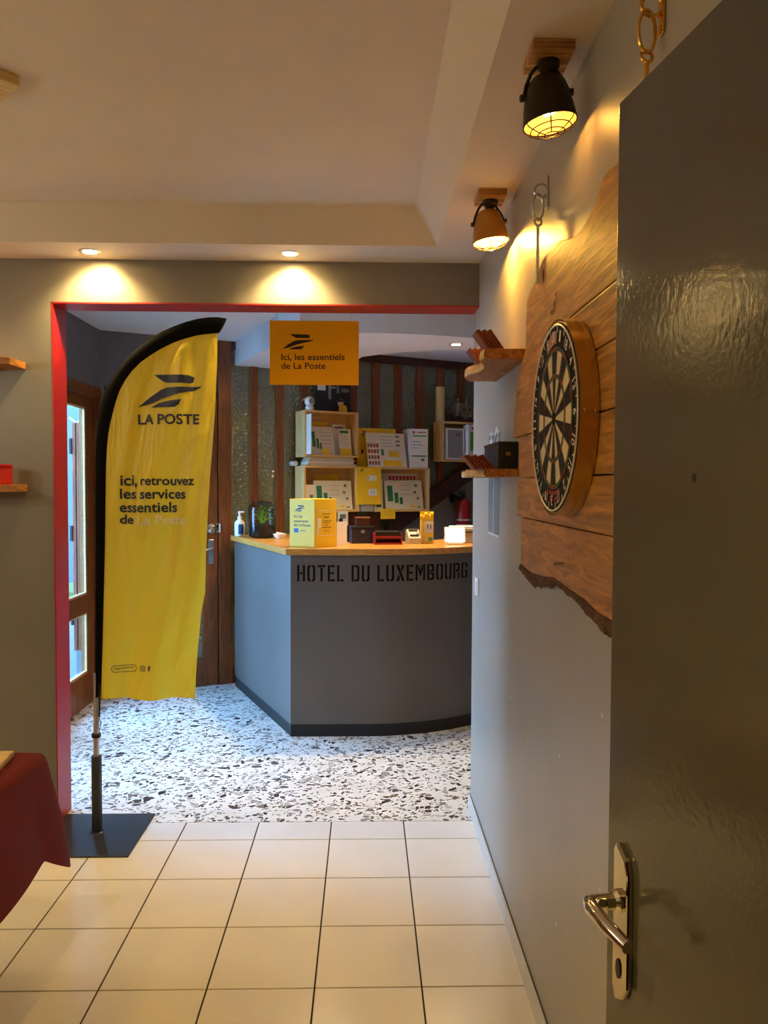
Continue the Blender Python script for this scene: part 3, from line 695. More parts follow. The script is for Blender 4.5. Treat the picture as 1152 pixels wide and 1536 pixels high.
for (y, z, a, b) in ((2.0, 2.02, .010, .018), (2.025, 2.012, .014, .008), (1.985, 2.045, .005, .012), (2.13, 2.135, .012, .02)):
    kn = MB().flat([(y+a*math.cos(t)*(1+.25*math.sin(3*t)), z+b*math.sin(t)) for t in [2*PI*k/12 for k in range(12)]], lambda p, q: (-.0006, p-1.8, q-1.27))
    child(bd, 'knot', 'bark', kn)
child(bd, 'screw', 'steel', MB().tube([(0, 1.88-1.8, 1.366-1.27), (-.022, 1.88-1.8, 1.366-1.27)], .0025, 6).lathe([(.006, 0), (.006, .003), (0, .004)], 10, (-.022, .08, .096), Matrix.Rotation(-PI/2, 3, 'Y')))
def hook(label, y, z, drop, mat, group='board hooks'):
    h = thing('wall_hook', label, 'hook', (XR, y, z), 0, group)
    child(h, 'wall_plate', mat, B(-.006, 0, -.012, .012, -.05, .04), bevel=.003)
    child(h, 'eye', mat, MB().tube([(-.02-.019*math.cos(t), .001*math.sin(t), .0+.019*math.sin(t)) for t in [2*PI*k/16 for k in range(16)]], .004, 6, close=True), smooth=True)
    cb = [(-.028+.016*math.sin(t)*1.0, .004*math.sin(t), -.044+.036*math.cos(t)) for t in [2*PI*k/20 for k in range(20)]]
    child(h, 'carabiner', mat, MB().tube(cb, .0035, 6, close=True), smooth=True)
    child(h, 'shackle', mat, MB().tube([(-.028+.010*math.cos(t), .010*math.sin(t)*.5, -.086+.012*math.sin(t)) for t in [2*PI*k/14 for k in range(14)]], .0035, 6, close=True), smooth=True)
    child(h, 'rod', mat, MB().tube([(-.028, 0, -.098), (-.028, 0, -.098-drop)], .0045, 8), smooth=True)
    return h
hook('steel wall hook with carabiner and rod beside the farther lamp', 2.185, 2.385, .16, 'steel')
hook('gilt wall hook with carabiner above the open grey door', 1.345, 2.385, .10, 'gilt')

DC = (.447, 1.826, 1.716)
db = thing('dartboard', 'round dartboard with brass band on the oak backing board', 'dartboard', DC)
RY = Matrix.Rotation(-PI/2, 3, 'Y')      # lathe axis z -> -x
RB = .226
def disc(a, r, h=0.0): return (-h, -r*math.sin(a), r*math.cos(a))   # a = 0 up, clockwise as seen from the room
child(db, 'brass_band', 'brass', MB().lathe([(RB-.004, 0), (RB, 0), (RB+.0045, .002), (RB+.0045, -.0385), (RB-.004, -.0385)], 72, m=RY, caps=False), smooth=True)
child(db, 'back_disc', 'sisalblack', MB().lathe([(RB-.001, -.0385), (RB-.001, -.0015)], 64, m=RY))
for y, s_ in ((-.12, 0), (.0, 0)): pass
rv = MB()
for q in (-.030, -.008): rv.ball(Vector((-q-.0, -(RB+.005), 0))*1.0, .004, 8, 6)
child(db, 'rivet', 'gilt', rv, smooth=True)
def sector(a0, a1, ra, rb, h, n=5):
    o = [disc(a0+(a1-a0)*k/n, rb, h) for k in range(n+1)]; i = [disc(a0+(a1-a0)*k/n, ra, h) for k in range(n, -1, -1)]
    return o, i
K_ = .98*RB/.2255
R_OUT, R_DIN, R_TO, R_TI, R_BO, R_BI = [r*K_ for r in (.170, .161, .107, .098, .0159, .00635)]
ORDER = [20, 1, 18, 4, 13, 6, 10, 15, 2, 17, 3, 19, 7, 16, 8, 11, 14, 9, 12, 5]
for k, num in enumerate(ORDER):
    a0, a1 = (k-.5)*PI/10, (k+.5)*PI/10; dark = k % 2 == 0
    def sec(nm, mat, ra, rb, h):
        m = MB()
        n = 5
        top = [disc(a0+(a1-a0)*q/n, rb, h) for q in range(n+1)]+[disc(a0+(a1-a0)*q/n, ra, h) for q in range(n, -1, -1)]
        bot = [(p[0]+.0012, p[1], p[2]) for p in top]; L_ = len(top)
        m.pts(top+bot, [tuple(range(L_))]+[(i, (i+1) % L_, L_+(i+1) % L_, L_+i) for i in range(L_)])
        child(db, nm, mat, m)
    sec('outer_bed', 'sisalblack' if dark else 'sisalcream', R_TO, R_DIN, .0005)
    sec('inner_bed', 'sisalblack' if dark else 'sisalcream', R_BO, R_TI, .0005)
    sec('double_segment', 'sisalred' if dark else 'sisalgreen', R_DIN, R_OUT, .0006)
    sec('treble_segment', 'sisalred' if dark else 'sisalgreen', R_TI, R_TO, .0006)
    am = k*PI/10; tx = str(num); wd = .010*len(tx)+.004
    # number upright along the radius
    def onnum(p, q, am=am):
        r = .197*K_+q; t = Vector(disc(am, r, .004)); tang = Vector((0, -math.cos(am), -math.sin(am))); return t+tang*p
    child(db, 'number', 'numwire', put_text(MB(), tx, onnum, -wd/2, wd/2, -.013, .013, .012))
child(db, 'outer_bull', 'sisalgreen', MB().lathe([(0, .0008), (R_BO, .0008)], 24, m=Matrix.Rotation(-PI/2, 3, 'Y')))
child(db, 'bullseye', 'sisalred', MB().lathe([(0, .0014), (R_BI, .0014)], 20, m=Matrix.Rotation(-PI/2, 3, 'Y')))
sp = MB()
for r in (R_OUT, R_DIN, R_TO, R_TI, R_BO, R_BI): sp.tube([disc(2*PI*q/48, r, .0016) for q in range(48)], .0007, 4, close=True)
for k in range(20): a = (k+.5)*PI/10; sp.tube([disc(a, R_BO, .0016), disc(a, R_OUT+.004, .0016)], .0007, 4)
child(db, 'spider', 'wire', sp)
nr = MB().tube([disc(2*PI*q/64, RB-.008, .004) for q in range(64)], .0022, 6, close=True)
for k in range(20): a = (k+.5)*PI/10; nr.tube([disc(a, RB-.008, .004), disc(a, RB-.026, .003)], .0012, 4)
child(db, 'number_ring', 'numwire', nr)
m = MB(); o, i = sector(-.40, .10, .176, .205, .0012, 8); m.pts(o+i, [tuple(range(len(o+i)))]); child(db, 'print', 'pinkprint', m, label='faded pink print')
m = MB()
for a0, a1, ra, rb in ((PI-.26, PI+.22, .172, .182), (PI-.34, PI-.28, .174, .19), (PI+.26, PI+.33, .174, .19), (PI-.2, PI-.06, .186, .196), (PI-.02, PI+.16, .186, .196)):
    o, i = sector(a0, a1, ra, rb, .0012, 4); m.pts(o+i, [tuple(range(len(o+i)))])
child(db, 'print', 'sisalred', m, label='red print')

# ================================================================== RIGHT WALL SHELVES
def live_shelf(label, y0, y1, d0, z, t, seed, group='live-edge shelves on the right wall'):
    s = thing('wall_shelf', label, 'shelf', (XR, (y0+y1)/2, z), 0, group)
    rn = random.Random(seed); pts = []; n = 14
    for k in range(n+1):
        y = (y0-y1)/2+(y1-y0)*k/n; pts.append((-(d0+.018*math.sin(k*.62+seed)+rn.uniform(-.003, .003)), y))
    poly = [(0, (y0-y1)/2)]+pts+[(0, (y1-y0)/2)]
    child(s, 'board', 'shelf', MB().prism(poly, -t, 0, lambda p, h: (p[0], p[1], h)), bevel=.002)
    eb = MB(); vs = []
    for (x, y) in pts:
        j = rn.uniform(.0005, .0028)
        for dx, dz in ((.001, .0), (-j, -t*.3), (-j*1.6, -t*.7), (.001, -t)): vs.append((x+dx, y, dz))
    eb.pts(vs, [(i*4+k, i*4+(k+1) % 4, (i+1)*4+(k+1) % 4, (i+1)*4+k) for i in range(n) for k in range(4)])
    child(s, 'live_edge', 'pine', eb); return s
live_shelf('upper live-edge wooden shelf near the wall corner', 2.47, 3.02, .118, 1.995, .033, 1)
live_shelf('lower live-edge wooden shelf holding the dark metal box', 2.53, 3.03, .132, 1.612, .027, 4)
def tiles_lean(x, y, z, n, h, dep, th, lean, label0, group):
    for k in range(n):
        o = thing('wooden_tile', label0 % ['rightmost', 'second from the right', 'third from the right', 'fourth from the right', 'fifth from the right', 'leftmost'][k if k < n-1 else 5], 'wooden tile', (x-k*th*1.22/math.cos(lean), y, z), 0, group)
        o.rotation_euler = (0, -lean, 0)
        child(o, 'slab', 'slatwood', B(-th, 0, 0, dep, 0, h-.004*(k % 2)), bevel=.0012)
        child(o, 'edge_strip', 'tileend', B(-th*.75, -th*.25, -.0008, 0, .004, h-.008))
tiles_lean(.447, 2.49, 1.9955, 6, .080, .085, .0062, .62, 'thin reddish tile leaning on the upper shelf\'s near end, %s', 'leaning wooden tiles on the upper shelf')
tiles_lean(.436, 2.72, 1.9955, 5, .056, .08, .0062, .62, 'short reddish tile leaning farther back on the upper shelf, %s', 'small leaning wooden tiles at the back of the upper shelf')
tiles_lean(.432, 2.56, 1.6125, 6, .064, .09, .0075, .72, 'reddish-brown wooden tile leaning on the lower shelf, %s', 'leaning wooden tiles on the lower shelf')
mb_ = thing('metal_box', 'dark metal box standing on the lower live-edge shelf', 'box', (.475, 2.72, 1.612))
child(mb_, 'body', 'black', B(-.033, .033, -.15, .15, 0, .082), bevel=.003)
child(mb_, 'lid', 'black', B(-.035, .034, -.152, .152, .082, .092), bevel=.003)
child(mb_, 'catch', 'brass', B(-.008, .008, -.154, -.15, .044, .056))
wt = B(.405, .425, 2.60, 2.62, 1.612, 1.64).build('white_pebble', 'white'); 
bpy.data.objects.remove(wt)
pb = MB().ball((0, 0, .012), (.012, .016, .012), 12, 8).build('pebble', 'white', smooth=True); pb.location = (.392, 2.60, 1.6125); pb['label'] = 'small white pebble at the front edge of the lower shelf'; pb['category'] = 'pebble'
# grey print on the wall beneath
ps = thing('wall_print', 'narrow grey print with two tall panels on the right wall', 'print', (XR, 3.05, 1.56))
child(ps, 'sheet', 'skirt', B(-.002, 0, -.13, .13, -.205, .205))
for y0, y1 in ((-.125, -.008), (.012, .125)): child(ps, 'panel', 'printgrey', B(-.003, -.002, y0, y1, -.195, .198))
m = MB(); onp = lambda a, b: (-.0034, a, b)
for r_ in ((.055, .075, .09, .215), (.03, .105, .165, .18)): m.flat([(r_[0], r_[2]), (r_[1], r_[2]), (r_[1], r_[3]), (r_[0], r_[3])], onp)
child(ps, 'mark', 'white', m, label='white upright stroke'); m = MB()
line(m, [(-.03, .19), (-.05, .215), (-.085, .21), (-.095, .185), (-.07, .16), (-.06, .135)], .011, onp); m.flat([(-.075, .10), (-.05, .10), (-.05, .118), (-.075, .118)], onp)
child(ps, 'mark', 'white', m, label='white hooked stroke')
sw = thing('light_switch', 'white rounded light switch on the right wall corner', 'light switch', (XR, 3.47, 1.095))
child(sw, 'plate', 'white', B(-.009, 0, -.04, .04, -.04, .04), bevel=.004); child(sw, 'rocker', 'white', B(-.013, -.009, -.018, .018, -.028, .028), bevel=.002)

# ================================================================== OPEN DOOR
HX, HY = .452, .185; DA = math.radians(9.0)
dr = thing('door_4', None, None, (HX, HY, 0), DA); del dr['label']; del dr['category']; dr['kind'] = 'structure'
DW = .825
child(dr, 'leaf', 'doorpaint', B(0, .04, 0, DW, .008, 2.05), bevel=.003)
hy = DW-.052; hz = 1.005
pf = [(-.020, -.075), (-.020, .07), (-.012, .086), (.012, .100), (.020, .088), (.020, -.085), (.012, -.105), (-.008, -.095)]
pl_ = child(dr, 'handle_plate', 'chrome', MB().prism([(hy+p*.95, hz+q) for p, q in pf], -.009, 0, lambda p, h: (h, p[0], p[1])), bevel=.003)
child(pl_, 'keyhole', 'black', MB().prism([(hy+.006*math.cos(2*PI*k/12), hz-.058+.013*math.sin(2*PI*k/12)) for k in range(12)], -.0105, -.008, lambda p, h: (h, p[0], p[1])))
hl = hz+.030
child(dr, 'neck', 'chrome', MB().lathe([(.014, .008), (.014, .014), (.010, .018), (.010, .03)], 18, (0, hy, hl), Matrix.Rotation(-PI/2, 3, 'Y')), smooth=True)
child(dr, 'lever', 'chrome', MB().tube([(-.02, hy, hl), (-.038, hy+.002, hl), (-.048, hy-.001, hl), (-.052, hy-.012, hl), (-.050, hy-.05, hl-.001), (-.044, hy-.088, hl-.004)], [.009, .0095, .0105, .010, .009, .008], 12), smooth=True)
child(dr, 'screw_hole', 'black', MB().prism([(.641+.004*math.cos(2*PI*k/10), 1.568+.005*math.sin(2*PI*k/10)) for k in range(10)], -.0006, .001, lambda p, h: (h, p[0], p[1])))
for z in (.25, 1.8): child(dr, 'hinge', 'steel', MB().tube([(.02, -.006, z), (.02, -.006, z+.09)], .007, 10), smooth=True)

# ================================================================== LEFT: TABLE, SHELVES
tb = thing('table', 'wooden table under a dark red cloth at the left', 'table', (-1.475, 1.75, 0))
child(tb, 'tabletop', 'shelf', B(-.49, .49, -.52, .52, .73, .752))
for x in (-.28, .28):
    for y in (-.30, .30): child(tb, 'leg', 'joinery', B(x-.025, x+.025, y-.025, y+.025, 0, .73), bevel=.003)
# draped cloth
def cloth():
    hx, hy_, zt_, rr = .500, .530, .758, .03; m = MB(); per = []
    N_ = 240; drop0 = .30
    def edge(t):   # perimeter point and outward normal, t in 0..4
        s, f = int(t) % 4, t-int(t)
        if s == 0: return (hx, -hy_+2*hy_*f), (1, 0)
        if s == 1: return (hx-2*hx*f, hy_), (0, 1)
        if s == 2: return (-hx, hy_-2*hy_*f), (-1, 0)
        return (-hx+2*hx*f, -hy_), (0, -1)
    rows = [(0, 0), (.012, .003), (.022, .012), (.026, .03), (.030, .10), (.036, .18), (.040, .26), (.044, 1)]
    vs = []; 
    for k in range(N_):
        t = 4*k/N_; p, nn_ = edge(t); f = t-int(t)
        c = max(0, 1-min(f, 1-f)/.085)        # near a corner
        if c > 0:
            q = (p[0]/hx, p[1]/hy_); cd = Vector((q[0], q[1])).normalized(); n2 = Vector(nn_).lerp(cd, c*.9).normalized()
        else: n2 = Vector(nn_)
        wv = .5+.5*math.sin(t*9.5+.8)
        drop = drop0+.10*c+.018*math.sin(t*5)
        for i, (o, d) in enumerate(rows):
            dd = drop if i == len(rows)-1 else d*drop/.30
            g = min(1, dd/.3)
            off = o+g*(.028*wv+.055*c)
            vs.append((p[0]+n2.x*off, p[1]+n2.y*off, zt_-dd))
    R_ = len(rows)
    fs = [(k*R_+i, ((k+1) % N_)*R_+i, ((k+1) % N_)*R_+i+1, k*R_+i+1) for k in range(N_) for i in range(R_-1)]
    fs.append(tuple(k*R_ for k in range(N_)))
    return m.pts(vs, fs)
tc = cloth().build('tablecloth', 'cloth', smooth=True); tc.location = (-1.475, 1.75, 0); tc['label'] = 'dark red tablecloth draped over the table at the left'; tc['category'] = 'tablecloth'
bx_ = thing('wooden_tray', 'pale wooden board lying on the dark red tablecloth', 'board', (-1.20, 2.10, .7585), .12)
child(bx_, 'slab', 'lightwood', B(-.19, .19, -.13, .13, 0, .018), bevel=.004); child(bx_, 'foot_batten', 'lightwood', B(-.15, -.12, -.11, .11, .018, .026), bevel=.002)
for z, lb in ((2.097, 'upper wooden wall shelf at the left edge'), (1.550, 'lower wooden wall shelf at the left edge with red tin')):
    s = thing('wall_shelf', lb, 'shelf', (-1.83, YB, z), 0, 'wooden shelves left of the opening')
    child(s, 'board', 'shelf', B(-.30, .305, -.157, 0, -.032, 0), bevel=.003)
    for x in (-.2, .15): child(s, 'bracket', 'black', B(x, x+.02, -.10, 0, -.04, -.032).box(x, x+.02, -.006, 0, -.11, -.032))
tn = thing('red_tin', 'red patterned tin standing on the lower left shelf', 'tin', (-1.585, 3.40, 1.550))
child(tn, 'body', 'redtin', MB().lathe([(.036, 0), (.040, .004), (.040, .07), (.037, .073)], 24), smooth=True)
child(tn, 'lid', 'extred', MB().lathe([(.041, .073), (.041, .084), (.036, .088), (0, .088)], 24), smooth=True)

# ================================================================== CRATES AND THEIR CONTENT
def crate(label, s0, s1, z0, z1, d0=.052, d1=.25, t=.016):
    c = lobthing('wooden_crate', label, 'crate', s0, d0, z0, 'pine crates on the partition')
    W_, D_, H_ = s1-s0, d1-d0, z1-z0        # local y from -D_ (front) to 0
    child(c, 'bottom', 'pineh', B(0, W_, -D_, 0, 0, t), bevel=.0015); child(c, 'lid', 'pineh', B(0, W_, -D_, 0, H_-t, H_), bevel=.0015)
    for xa in (0, W_-t):
        n = 3
        for k in range(n): child(c, 'plank', 'pine', B(xa, xa+t, -D_+D_*k/n+.0007, -D_+D_*(k+1)/n-.0007, t, H_-t), bevel=.001)
    child(c, 'back', 'pineh', B(t, W_-t, -.008, 0, t, H_-t)); return c
crate('upper left pine crate holding brochures, below the small white camera', 1.470, 1.934, 1.770, 2.132)
crate('lower left pine crate behind the yellow box on the counter', 1.465, 1.945, 1.335, 1.700)
crate('pine crate right of the yellow panel with green price cards', 2.080, 2.604, 1.330, 1.695, .10)
crate('right pine crate with white boxes, under the figurine', 2.726, 3.22, 1.755, 2.096, .10)
def card(name, label, cat, s, d, z, W_, H_, mat, prints=(), lean=.12, rz=0, t=.004, logo=None, group=None, holder=False):
    c = lobthing(name, label, cat, s, d, z, group, rz)
    X = Matrix.Rotation(-lean, 4, 'X')
    def mk():
        q = MB(); q.X = X; return q
    child(c, 'sheet', mat, mk().box(0, W_, -t, 0, 0, H_))
    on = lambda a, b: (a*W_, -t-.0008, b*H_)
    by = {}
    for mt, a0, a1, b0, b1 in prints: by.setdefault(mt, []).append((a0, a1, b0, b1))
    for mt, rs in by.items():
        q = mk()
        for a0, a1, b0, b1 in rs: q.flat([(a0, b0), (a1, b0), (a1, b1), (a0, b1)], on)
        child(c, 'print', mt, q)
    if logo:
        q = mk(); put_logo(q, on, *logo); child(c, 'logo', 'navy', q)
    return c
def lines(mt, a0, a1, b0, b1, n): return [(mt, a0, a1, b1-(b1-b0)*(k+.3)/n-.006, b1-(b1-b0)*(k+.3)/n+.006) for k in range(n)]
bars = [('green', .07, .21, .28, .82), ('green', .25, .35, .22, .58), ('green', .38, .46, .18, .42)]
pricing = bars+lines('greyprint', .42, .66, .4, .88, 3)+[('greyprint', .80, .87, .78, .87), ('greyprint', .76, .83, .55, .63), ('greyprint', .84, .9, .34, .42), ('yellow', .66, .78, .05, .15), ('greyprint', .83, .93, .06, .10)]
# in crate A
card('envelope', 'white envelope standing against the left side of the upper left crate', 'envelope', 1.490, .240, 1.787, .10, .31, 'paper', (), .0, -1.56)
card('brochure', 'yellow card behind the price leaflet in the upper left crate', 'brochure', 1.575, .115, 1.787, .15, .27, 'yellow', (), .10)
card('leaflet', 'green striped price leaflet leaning in the upper left crate', 'leaflet', 1.55, .20, 1.787, .20, .235, 'paper', bars+lines('greyprint', .45, .9, .3, .85, 4)+[('yellow', .42, .80, .02, .22)], .28)
card('leaflet', 'grey-headed white leaflet at the back of the upper left crate', 'leaflet', 1.765, .14, 1.787, .11, .255, 'white', [('greyprint', .15, .85, .86, .94)], .12)
card('leaflet', 'narrow white leaflet with green heading and yellow foot in the upper left crate', 'leaflet', 1.785, .215, 1.787, .105, .215, 'paper', [('green', .1, .85, .84, .94), ('yellow', .0, 1, .0, .26)]+lines('greyprint', .1, .85, .32, .8, 6), .18)
# on crate A
cm_ = lobthing('security_camera', 'small white round security camera standing on the upper left crate', 'camera', 1.53, .20, 2.1325)
child(cm_, 'base', 'white', MB().lathe([(.03, 0), (.033, .004), (.033, .03), (.028, .036)], 20), smooth=True)
hd = child(cm_, 'head', 'white', MB().ball((0, 0, .072), (.04, .036, .04), 18, 12), smooth=True)
child(hd, 'lens_ring', 'greypaper', MB().lathe([(.024, .030), (.022, .038), (.012, .039), (.012, .036)], 20, (0.005, 0, .072), Matrix.Rotation(PI/2, 3, 'X')), smooth=True)
child(cm_, 'flap', 'white', MB().prism([(-.036, .085), (-.062, .074), (-.036, .094)], -.02, .02, lambda p, h: (p[0], h, p[1])))
pc = card('framed_picture', 'dark picture with pale shapes behind the white camera on the crate', 'picture', 1.64, .075, 2.1325, .30, .25, 'picture', [('white', .02, .26, .72, .98), ('greypaper', .34, .42, .45, .95), ('greypaper', .34, .55, .80, .86), ('greyprint', .58, .66, .66, .9), ('greyprint', .72, .95, .70, .82)], .03, t=.012)
tp = lobthing('orange_figure', 'small orange and black figure on the upper left crate', 'ornament', 1.84, .15, 2.1325)
child(tp, 'body', 'orange', MB().lathe([(.032, 0), (.036, .02), (.03, .05), (.02, .06)], 14), smooth=True)
child(tp, 'head', 'cardboard', MB().ball((-.02, 0, .075), .026, 12, 8), smooth=True)
child(tp, 'cap', 'black', MB().lathe([(.03, .085), (.026, .105), (0, .115)], 14, (-.02, 0, 0)), smooth=True)
# between A and B
stk = []
for k, (a, b_, mt) in enumerate(((1.50, 1.925, 'beige'), (1.505, 1.90, 'paper'), (1.515, 1.915, 'beige'), (1.53, 1.90, 'cardboard'))):
    o = lobthing('flat_parcel', ['lowest', 'second lowest', 'second highest', 'topmost'][k]+' flat beige parcel in the pile between the two left crates', 'parcel', a, .06, 1.7005+.017*k, 'flat parcels between the crates')
    child(o, 'sleeve', mt, B(0, b_-a, -.17, 0, 0, .0165), bevel=.003); child(o, 'flap', 'paper', B(.02, b_-a-.02, -.1712, -.17, .004, .009))
rl = lobthing('paper_roll', 'white paper roll lying on the lower left crate', 'paper roll', 1.478, .10, 1.7205)
rl.scale = (1, 1, 1)
child(rl, 'roll', 'white', MB().lathe([(.019, -.165), (.019, 0)], 18, (0, 0, 0), Matrix.Rotation(-PI/2, 3, 'X') @ Matrix.Rotation(PI, 3, 'X')), smooth=True)
child(rl, 'core', 'greyprint', MB().lathe([(.008, -.1658), (0, -.1658)], 12, (0, 0, 0), Matrix.Rotation(-PI/2, 3, 'X') @ Matrix.Rotation(PI, 3, 'X')))
rl.location = lob(1.452, .10, 1.7205)
# in crate B
card('leaflet', 'colourful small leaflet at the left of the lower left crate', 'leaflet', 1.49, .22, 1.352, .07, .20, 'paper', [('redprint', .1, .4, .2, .4), ('greyprint', .5, .9, .3, .6), ('yellow', .1, .9, .02, .15)], .05)
card('brochure', 'yellow brochure at the back of the lower left crate', 'brochure', 1.62, .09, 1.352, .22, .285, 'yellow', (), .05)
card('price_card', 'wide white price card with green bars in the lower left crate', 'price card', 1.575, .20, 1.352, .33, .235, 'paper', pricing, .16)
# yellow panel across the crates
yp = card('notice_panel', 'yellow notice panel fixed between the two lower crates', 'notice', 1.912, .256, 1.392, .222, .302, 'yellow', [('white', .42, .80, .64, .78), ('white', .48, .82, .24, .42), ('brown_ink', .44, .48, .68, .75), ('brown_ink', .6, .63, .28, .38), ('brown_ink', .7, .73, .3, .38)]+lines('orange', .15, .9, .08, .2, 2), 0, t=.006, logo=(.1, .3, .88, .96))
# in crate C
card('leaflet', 'white and green box leaflet at the left inside the right lower crate', 'leaflet', 2.105, .20, 1.347, .06, .25, 'paper', [('green', .2, .8, .1, .7)], .02, t=.03)
card('brochure', 'grey brochure standing at the back left of the right lower crate', 'brochure', 2.16, .14, 1.347, .09, .30, 'beige', (), .02, t=.02)
card('stamp_card', 'card of small stamps at the back of the right lower crate', 'stamp card', 2.27, .13, 1.347, .28, .30, 'paper', [('redprint', .03+.12*k, .12+.12*k, .83, .94) for k in range(8)], .06)
card('price_card', 'white price card with three green arrows in the right lower crate', 'price card', 2.20, .215, 1.347, .36, .245, 'paper', pricing, .16)
# on crate C
card('poster', 'yellow poster with dark bird logo standing on the lower crates', 'poster', 1.985, .11, 1.6965, .36, .325, 'yellow', (('brown_ink', .1, .16, .35, .45),), .0, t=.005, logo=(.08, .24, .80, .92))
card('stamp_card', 'white display card of stamp pictures leaning on the yellow poster', 'stamp card', 2.03, .235, 1.6965, .36, .29, 'paper', [('greyprint' if (i+j) % 2 else 'redprint', .02+.075*i, .075+.075*i, .06+.17*j, .17+.17*j) for i in range(4) for j in range(4)]+[('green', .36, .42, .34, .52), ('yellow', .55, .82, .30, .46), ('yellow', .4, .86, .03, .2)]+lines('greyprint', .38, .66, .55, .92, 4)+[('greyprint', .76, .86, .62, .67), ('greyprint', .76, .86, .74, .79), ('greyprint', .76, .86, .88, .93)], .22)
wbx = lobthing('white_carton', 'white carton with red and green print standing on the right lower crate', 'carton', 2.415, .24, 1.6965, None, -.10)
child(wbx, 'body', 'white', B(0, .165, 0, .16, 0, .325), bevel=.002)
onw = lambda a, b: (a*.165, -.0008, b*.325)
child(wbx, 'print', 'redprint', rects(onw, [(.14, .26, .88, .94), (.4, .88, .90, .925)])); child(wbx, 'print', 'leafgreen', rects(onw, [(.14, .9, .80, .835), (.08, .9, .28, .32)])); child(wbx, 'print', 'greyprint', rects(onw, [(.14, .6, .66, .675), (.14, .7, .58, .595), (.14, .5, .5, .515), (.62, .8, .17, .24)]))
# under the crates
card('note', 'yellow note hanging under the right lower crate', 'note', 2.135, .252, 1.272, .135, .085, 'yellow', lines('brown_ink', .2, .8, .3, .8, 3), 0, t=.002)
card('photo_card', 'white photo card hanging under the lower left crate', 'card', 1.75, .252, 1.225, .09, .115, 'white', [('navy', .1, .5, .2, .5), ('greyprint', .2, .8, .5, .8)], 0, t=.002)
card('leaflet_stack', 'lilac leaflets under the yellow notice panel', 'leaflets', 1.955, .20, 1.335, .115, .055, 'greypaper', lines('white', .02, .98, .1, .9, 3), 0, t=.05)
# crate D content
card('storage_case', 'white framed device standing in the right crate', 'device', 2.755, .235, 1.772, .185, .265, 'greypaper', [('white', 0, .1, 0, 1), ('white', .93, 1, 0, 1), ('white', .1, .93, .95, 1), ('white', .1, .93, 0, .04), ('greyprint', .55, .8, .75, .85)], .04, t=.03)  # just a white framed box, not a known storage case
card('white_carton', 'white carton with green stripe in the right crate', 'carton', 2.955, .22, 1.772, .16, .30, 'white', [('leafgreen', .12, .5, .25, .8), ('redprint', .2, .4, .86, .93), ('greyprint', .55, .9, .86, .9)], 0, t=.08)
tu = MB().lathe([(.038, 0), (.040, .002), (.040, .24), (.041, .241), (.041, .298), (.036, .30), (.036, .292), (0, .292)], 22).build('cardboard_tube', 'cardboard', smooth=True)
tu.location = lob(2.755, .16, 2.0965); tu['label'] = 'beige cardboard tube standing on the right crate'; tu['category'] = 'tube'
fgn = lobthing('figurine', 'grey figurine of two seated figures on a rocky base', 'figurine', 2.98, .16, 2.0965)
child(fgn, 'slab', 'darkjoinery', B(-.14, .20, -.07, .07, 0, .03), bevel=.003)
rk = MB()
rn = random.Random(5)
for k in range(16): rk.ball((rn.uniform(-.085, .085), rn.uniform(-.035, .035), .045+rn.uniform(0, .03)), (rn.uniform(.02, .04), .025, rn.uniform(.015, .03)), 8, 6)
child(fgn, 'rock', 'statue', rk, smooth=True)
for sx in (-.045, .042):
    f_ = MB(); s_ = 1 if sx > 0 else -1
    f_.lathe([(.030, .085), (.034, .10), (.026, .125), (.030, .155), (.024, .172), (.010, .180)], 12, (sx, 0, 0)); f_.ball((sx, 0, .197), (.017, .018, .021), 10, 8)
    f_.tube([(sx-.02, 0, .09), (sx-.03, -.04, .10), (sx-.032, -.045, .06)], [.014, .012, .009], 8); f_.tube([(sx+.015, 0, .09), (sx+.018, -.045, .098), (sx+.02, -.05, .055)], [.014, .012, .009], 8)
    f_.tube([(sx-s_*.028, 0, .162), (sx-s_*.045, -.02, .135), (sx-s_*.02, -.035, .118)], [.011, .009, .007], 8); f_.tube([(sx+s_*.028, 0, .162), (sx+s_*.05, -.01, .13), (sx+s_*.06, -.02, .10)], [.011, .009, .007], 8)
    child(fgn, 'seated_figure', 'statue', f_, smooth=True)
# fire extinguisher on the stair panel
ex = lobthing('fire_extinguisher', 'red fire extinguisher hanging on the wall behind the counter', 'fire extinguisher', 3.00, .165, 1.02)
child(ex, 'cylinder', 'extred', MB().lathe([(.055, 0), (.062, .012), (.062, .36), (.054, .39), (.03, .412), (.022, .42)], 24), smooth=True)
child(ex, 'valve', 'black', MB().lathe([(.02, .42), (.02, .45), (.012, .46)], 14), smooth=True)
child(ex, 'lever', 'black', B(-.06, .01, -.01, .01, .455, .467).box(-.07, .01, -.01, .01, .475, .485))
child(ex, 'label_band', 'paper', MB().lathe([(.0628, .14), (.0628, .19)], 24).lathe([(.0628, .22), (.0628, .235)], 24))
child(ex, 'horn', 'black', MB().lathe([(.012, 0), (.02, .05), (.045, .11), (.045, .115)], 14, (-.02, -.02, .42), Matrix.Rotation(-PI/2, 3, 'Y')), smooth=True)
child(ex, 'bracket', 'steel', B(-.02, .02, .055, .075, .2, .42))

